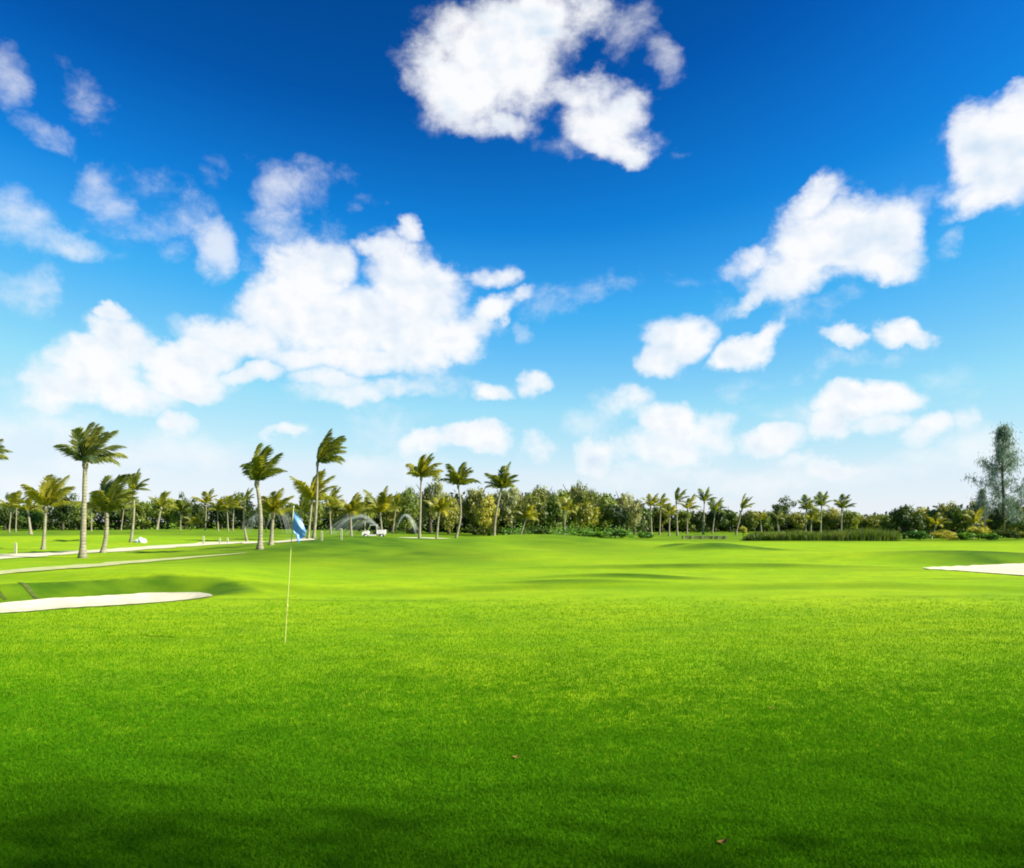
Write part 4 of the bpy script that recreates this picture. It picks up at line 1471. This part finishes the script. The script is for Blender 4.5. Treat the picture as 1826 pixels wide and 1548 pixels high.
keep = (np.abs(gx_) < gy * .68 + 2.2) & (level < 8) & (poly_sd(gx_, gy, BUNK_L) > .25)
gx_, gy, level = gx_[keep], gy[keep], level[keep]
P3d = np.stack([gx_, gy, Hv(gx_, gy)], 1)
sc_ = r.uniform(.85, 1.15, len(P3d))
ro_ = r.uniform(0, math.tau, len(P3d))
def named(ng, typ, nm):
    nd = ng.nodes.new('GeometryNodeInputNamedAttribute')
    nd.data_type = typ
    nd.inputs[0].default_value = nm
    return nd.outputs[0]
gme = bpy.data.meshes.new('grass')
gme.from_pydata(P3d.tolist(), [], [])
for nm, arr in (('tuft_scale', sc_), ('tuft_turn', ro_), ('tuft_level', level.astype(float))):
    at_ = gme.attributes.new(nm, 'FLOAT', 'POINT')
    at_.data.foreach_set('value', arr.astype(np.float32))
grass = from_mesh('grass', gme)
tag(grass, 'short mown grass blades of the near green', 'grass', kind='stuff')
ng = bpy.data.node_groups.new('grass blades', 'GeometryNodeTree')
ng.interface.new_socket('Geometry', in_out='INPUT', socket_type='NodeSocketGeometry')
ng.interface.new_socket('Geometry', in_out='OUTPUT', socket_type='NodeSocketGeometry')
gi, go = ng.nodes.new('NodeGroupInput'), ng.nodes.new('NodeGroupOutput')
jn = ng.nodes.new('GeometryNodeJoinGeometry')
for lv in range(8):
    tuft = bpy.data.objects.new('grass_tuft', blade_patch(int(1750 / 1.8 ** lv), 21 + lv))
    ob = ng.nodes.new('GeometryNodeObjectInfo')
    ob.inputs['Object'].default_value = tuft
    ob.inputs['As Instance'].default_value = True
    io = ng.nodes.new('GeometryNodeInstanceOnPoints')
    cp = ng.nodes.new('FunctionNodeCompare')
    cp.data_type = 'FLOAT'
    cp.operation = 'EQUAL'
    ng.links.new(named(ng, 'FLOAT', 'tuft_level'), cp.inputs[0])
    cp.inputs[1].default_value = lv
    cp.inputs['Epsilon'].default_value = .1
    cx_ = ng.nodes.new('ShaderNodeCombineXYZ')
    ng.links.new(gi.outputs[0], io.inputs['Points'])
    ng.links.new(cp.outputs[0], io.inputs['Selection'])
    ng.links.new(ob.outputs['Geometry'], io.inputs['Instance'])
    ng.links.new(named(ng, 'FLOAT', 'tuft_turn'), cx_.inputs[2])
    ng.links.new(cx_.outputs[0], io.inputs['Rotation'])
    ng.links.new(named(ng, 'FLOAT', 'tuft_scale'), io.inputs['Scale'])
    ng.links.new(io.outputs[0], jn.inputs[0])
ng.links.new(jn.outputs[0], go.inputs[0])
md = grass.modifiers.new('grass blades', 'NODES')
md.node_group = ng

# feathery conifers added out of view to cast shade over the nearest turf
for k, (lx, ly, hh_, ww_, lb) in enumerate([
 (18.5, -1.9, 22, 4.2, 'feathery conifer nearest the viewer, unseen, added to shade the turf'),
 (22.5, -3.0, 23, 4.4, 'feathery conifer farther from the viewer, unseen, added to shade the turf'),
 (13.5, -1.0, 17, 3.6, 'smallest feathery conifer beside the viewer, unseen, added to shade the turf'),
]):
    conifer(0, 0, 0, ww_, lb, 14 + k, 'unseen conifers added for their shade', loc=(lx, ly), h=float(hh_), dens=42, fluff=2.0, needle=(.32, .018))

# dry leaves on the turf
def fallen_leaf(px, py, size, label, seed):
    x, y = gpt(px, py)
    r_ = random.Random(seed)
    vs, fs = [], []
    n = 7
    for i in range(n):
        t = i / (n - 1)
        w = .30 * math.sin(math.pi * min(1, .08 + .9 * t)) * (1 + .2 * r_.uniform(-1, 1))
        z = .16 * (t - .5) ** 2 * 4 + .04
        vs += [(t - .5, -w, z + .16), (t - .5, 0, z), (t - .5, w, z + .12)]
        if i:
            b = 3 * i
            fs += [(b - 3, b - 2, b + 1, b), (b - 2, b - 1, b + 2, b + 1)]
    o = mesh_obj('fallen_leaf', [tuple(c * size for c in v) for v in vs], fs, M_DRY)
    o.location = (x, y, H(x, y) + .026)
    o.rotation_euler = (r_.uniform(-.3, .3), r_.uniform(-.3, .3), r_.uniform(0, 6))
    tag(o, label, 'leaf', 'dry leaves lying on the green')
M_DRY = simple('dry leaf', (.20, .12, .03), .9, 30, .3, spec=.05)
fallen_leaf(1290, 1512, .07, 'dry brown leaf at the bottom edge of the green', 1)
fallen_leaf(920, 1358, .06, 'small tan leaf in the middle of the near green', 2)
fallen_leaf(1376, 1269, .06, 'dark curled leaf farther up the green', 3)
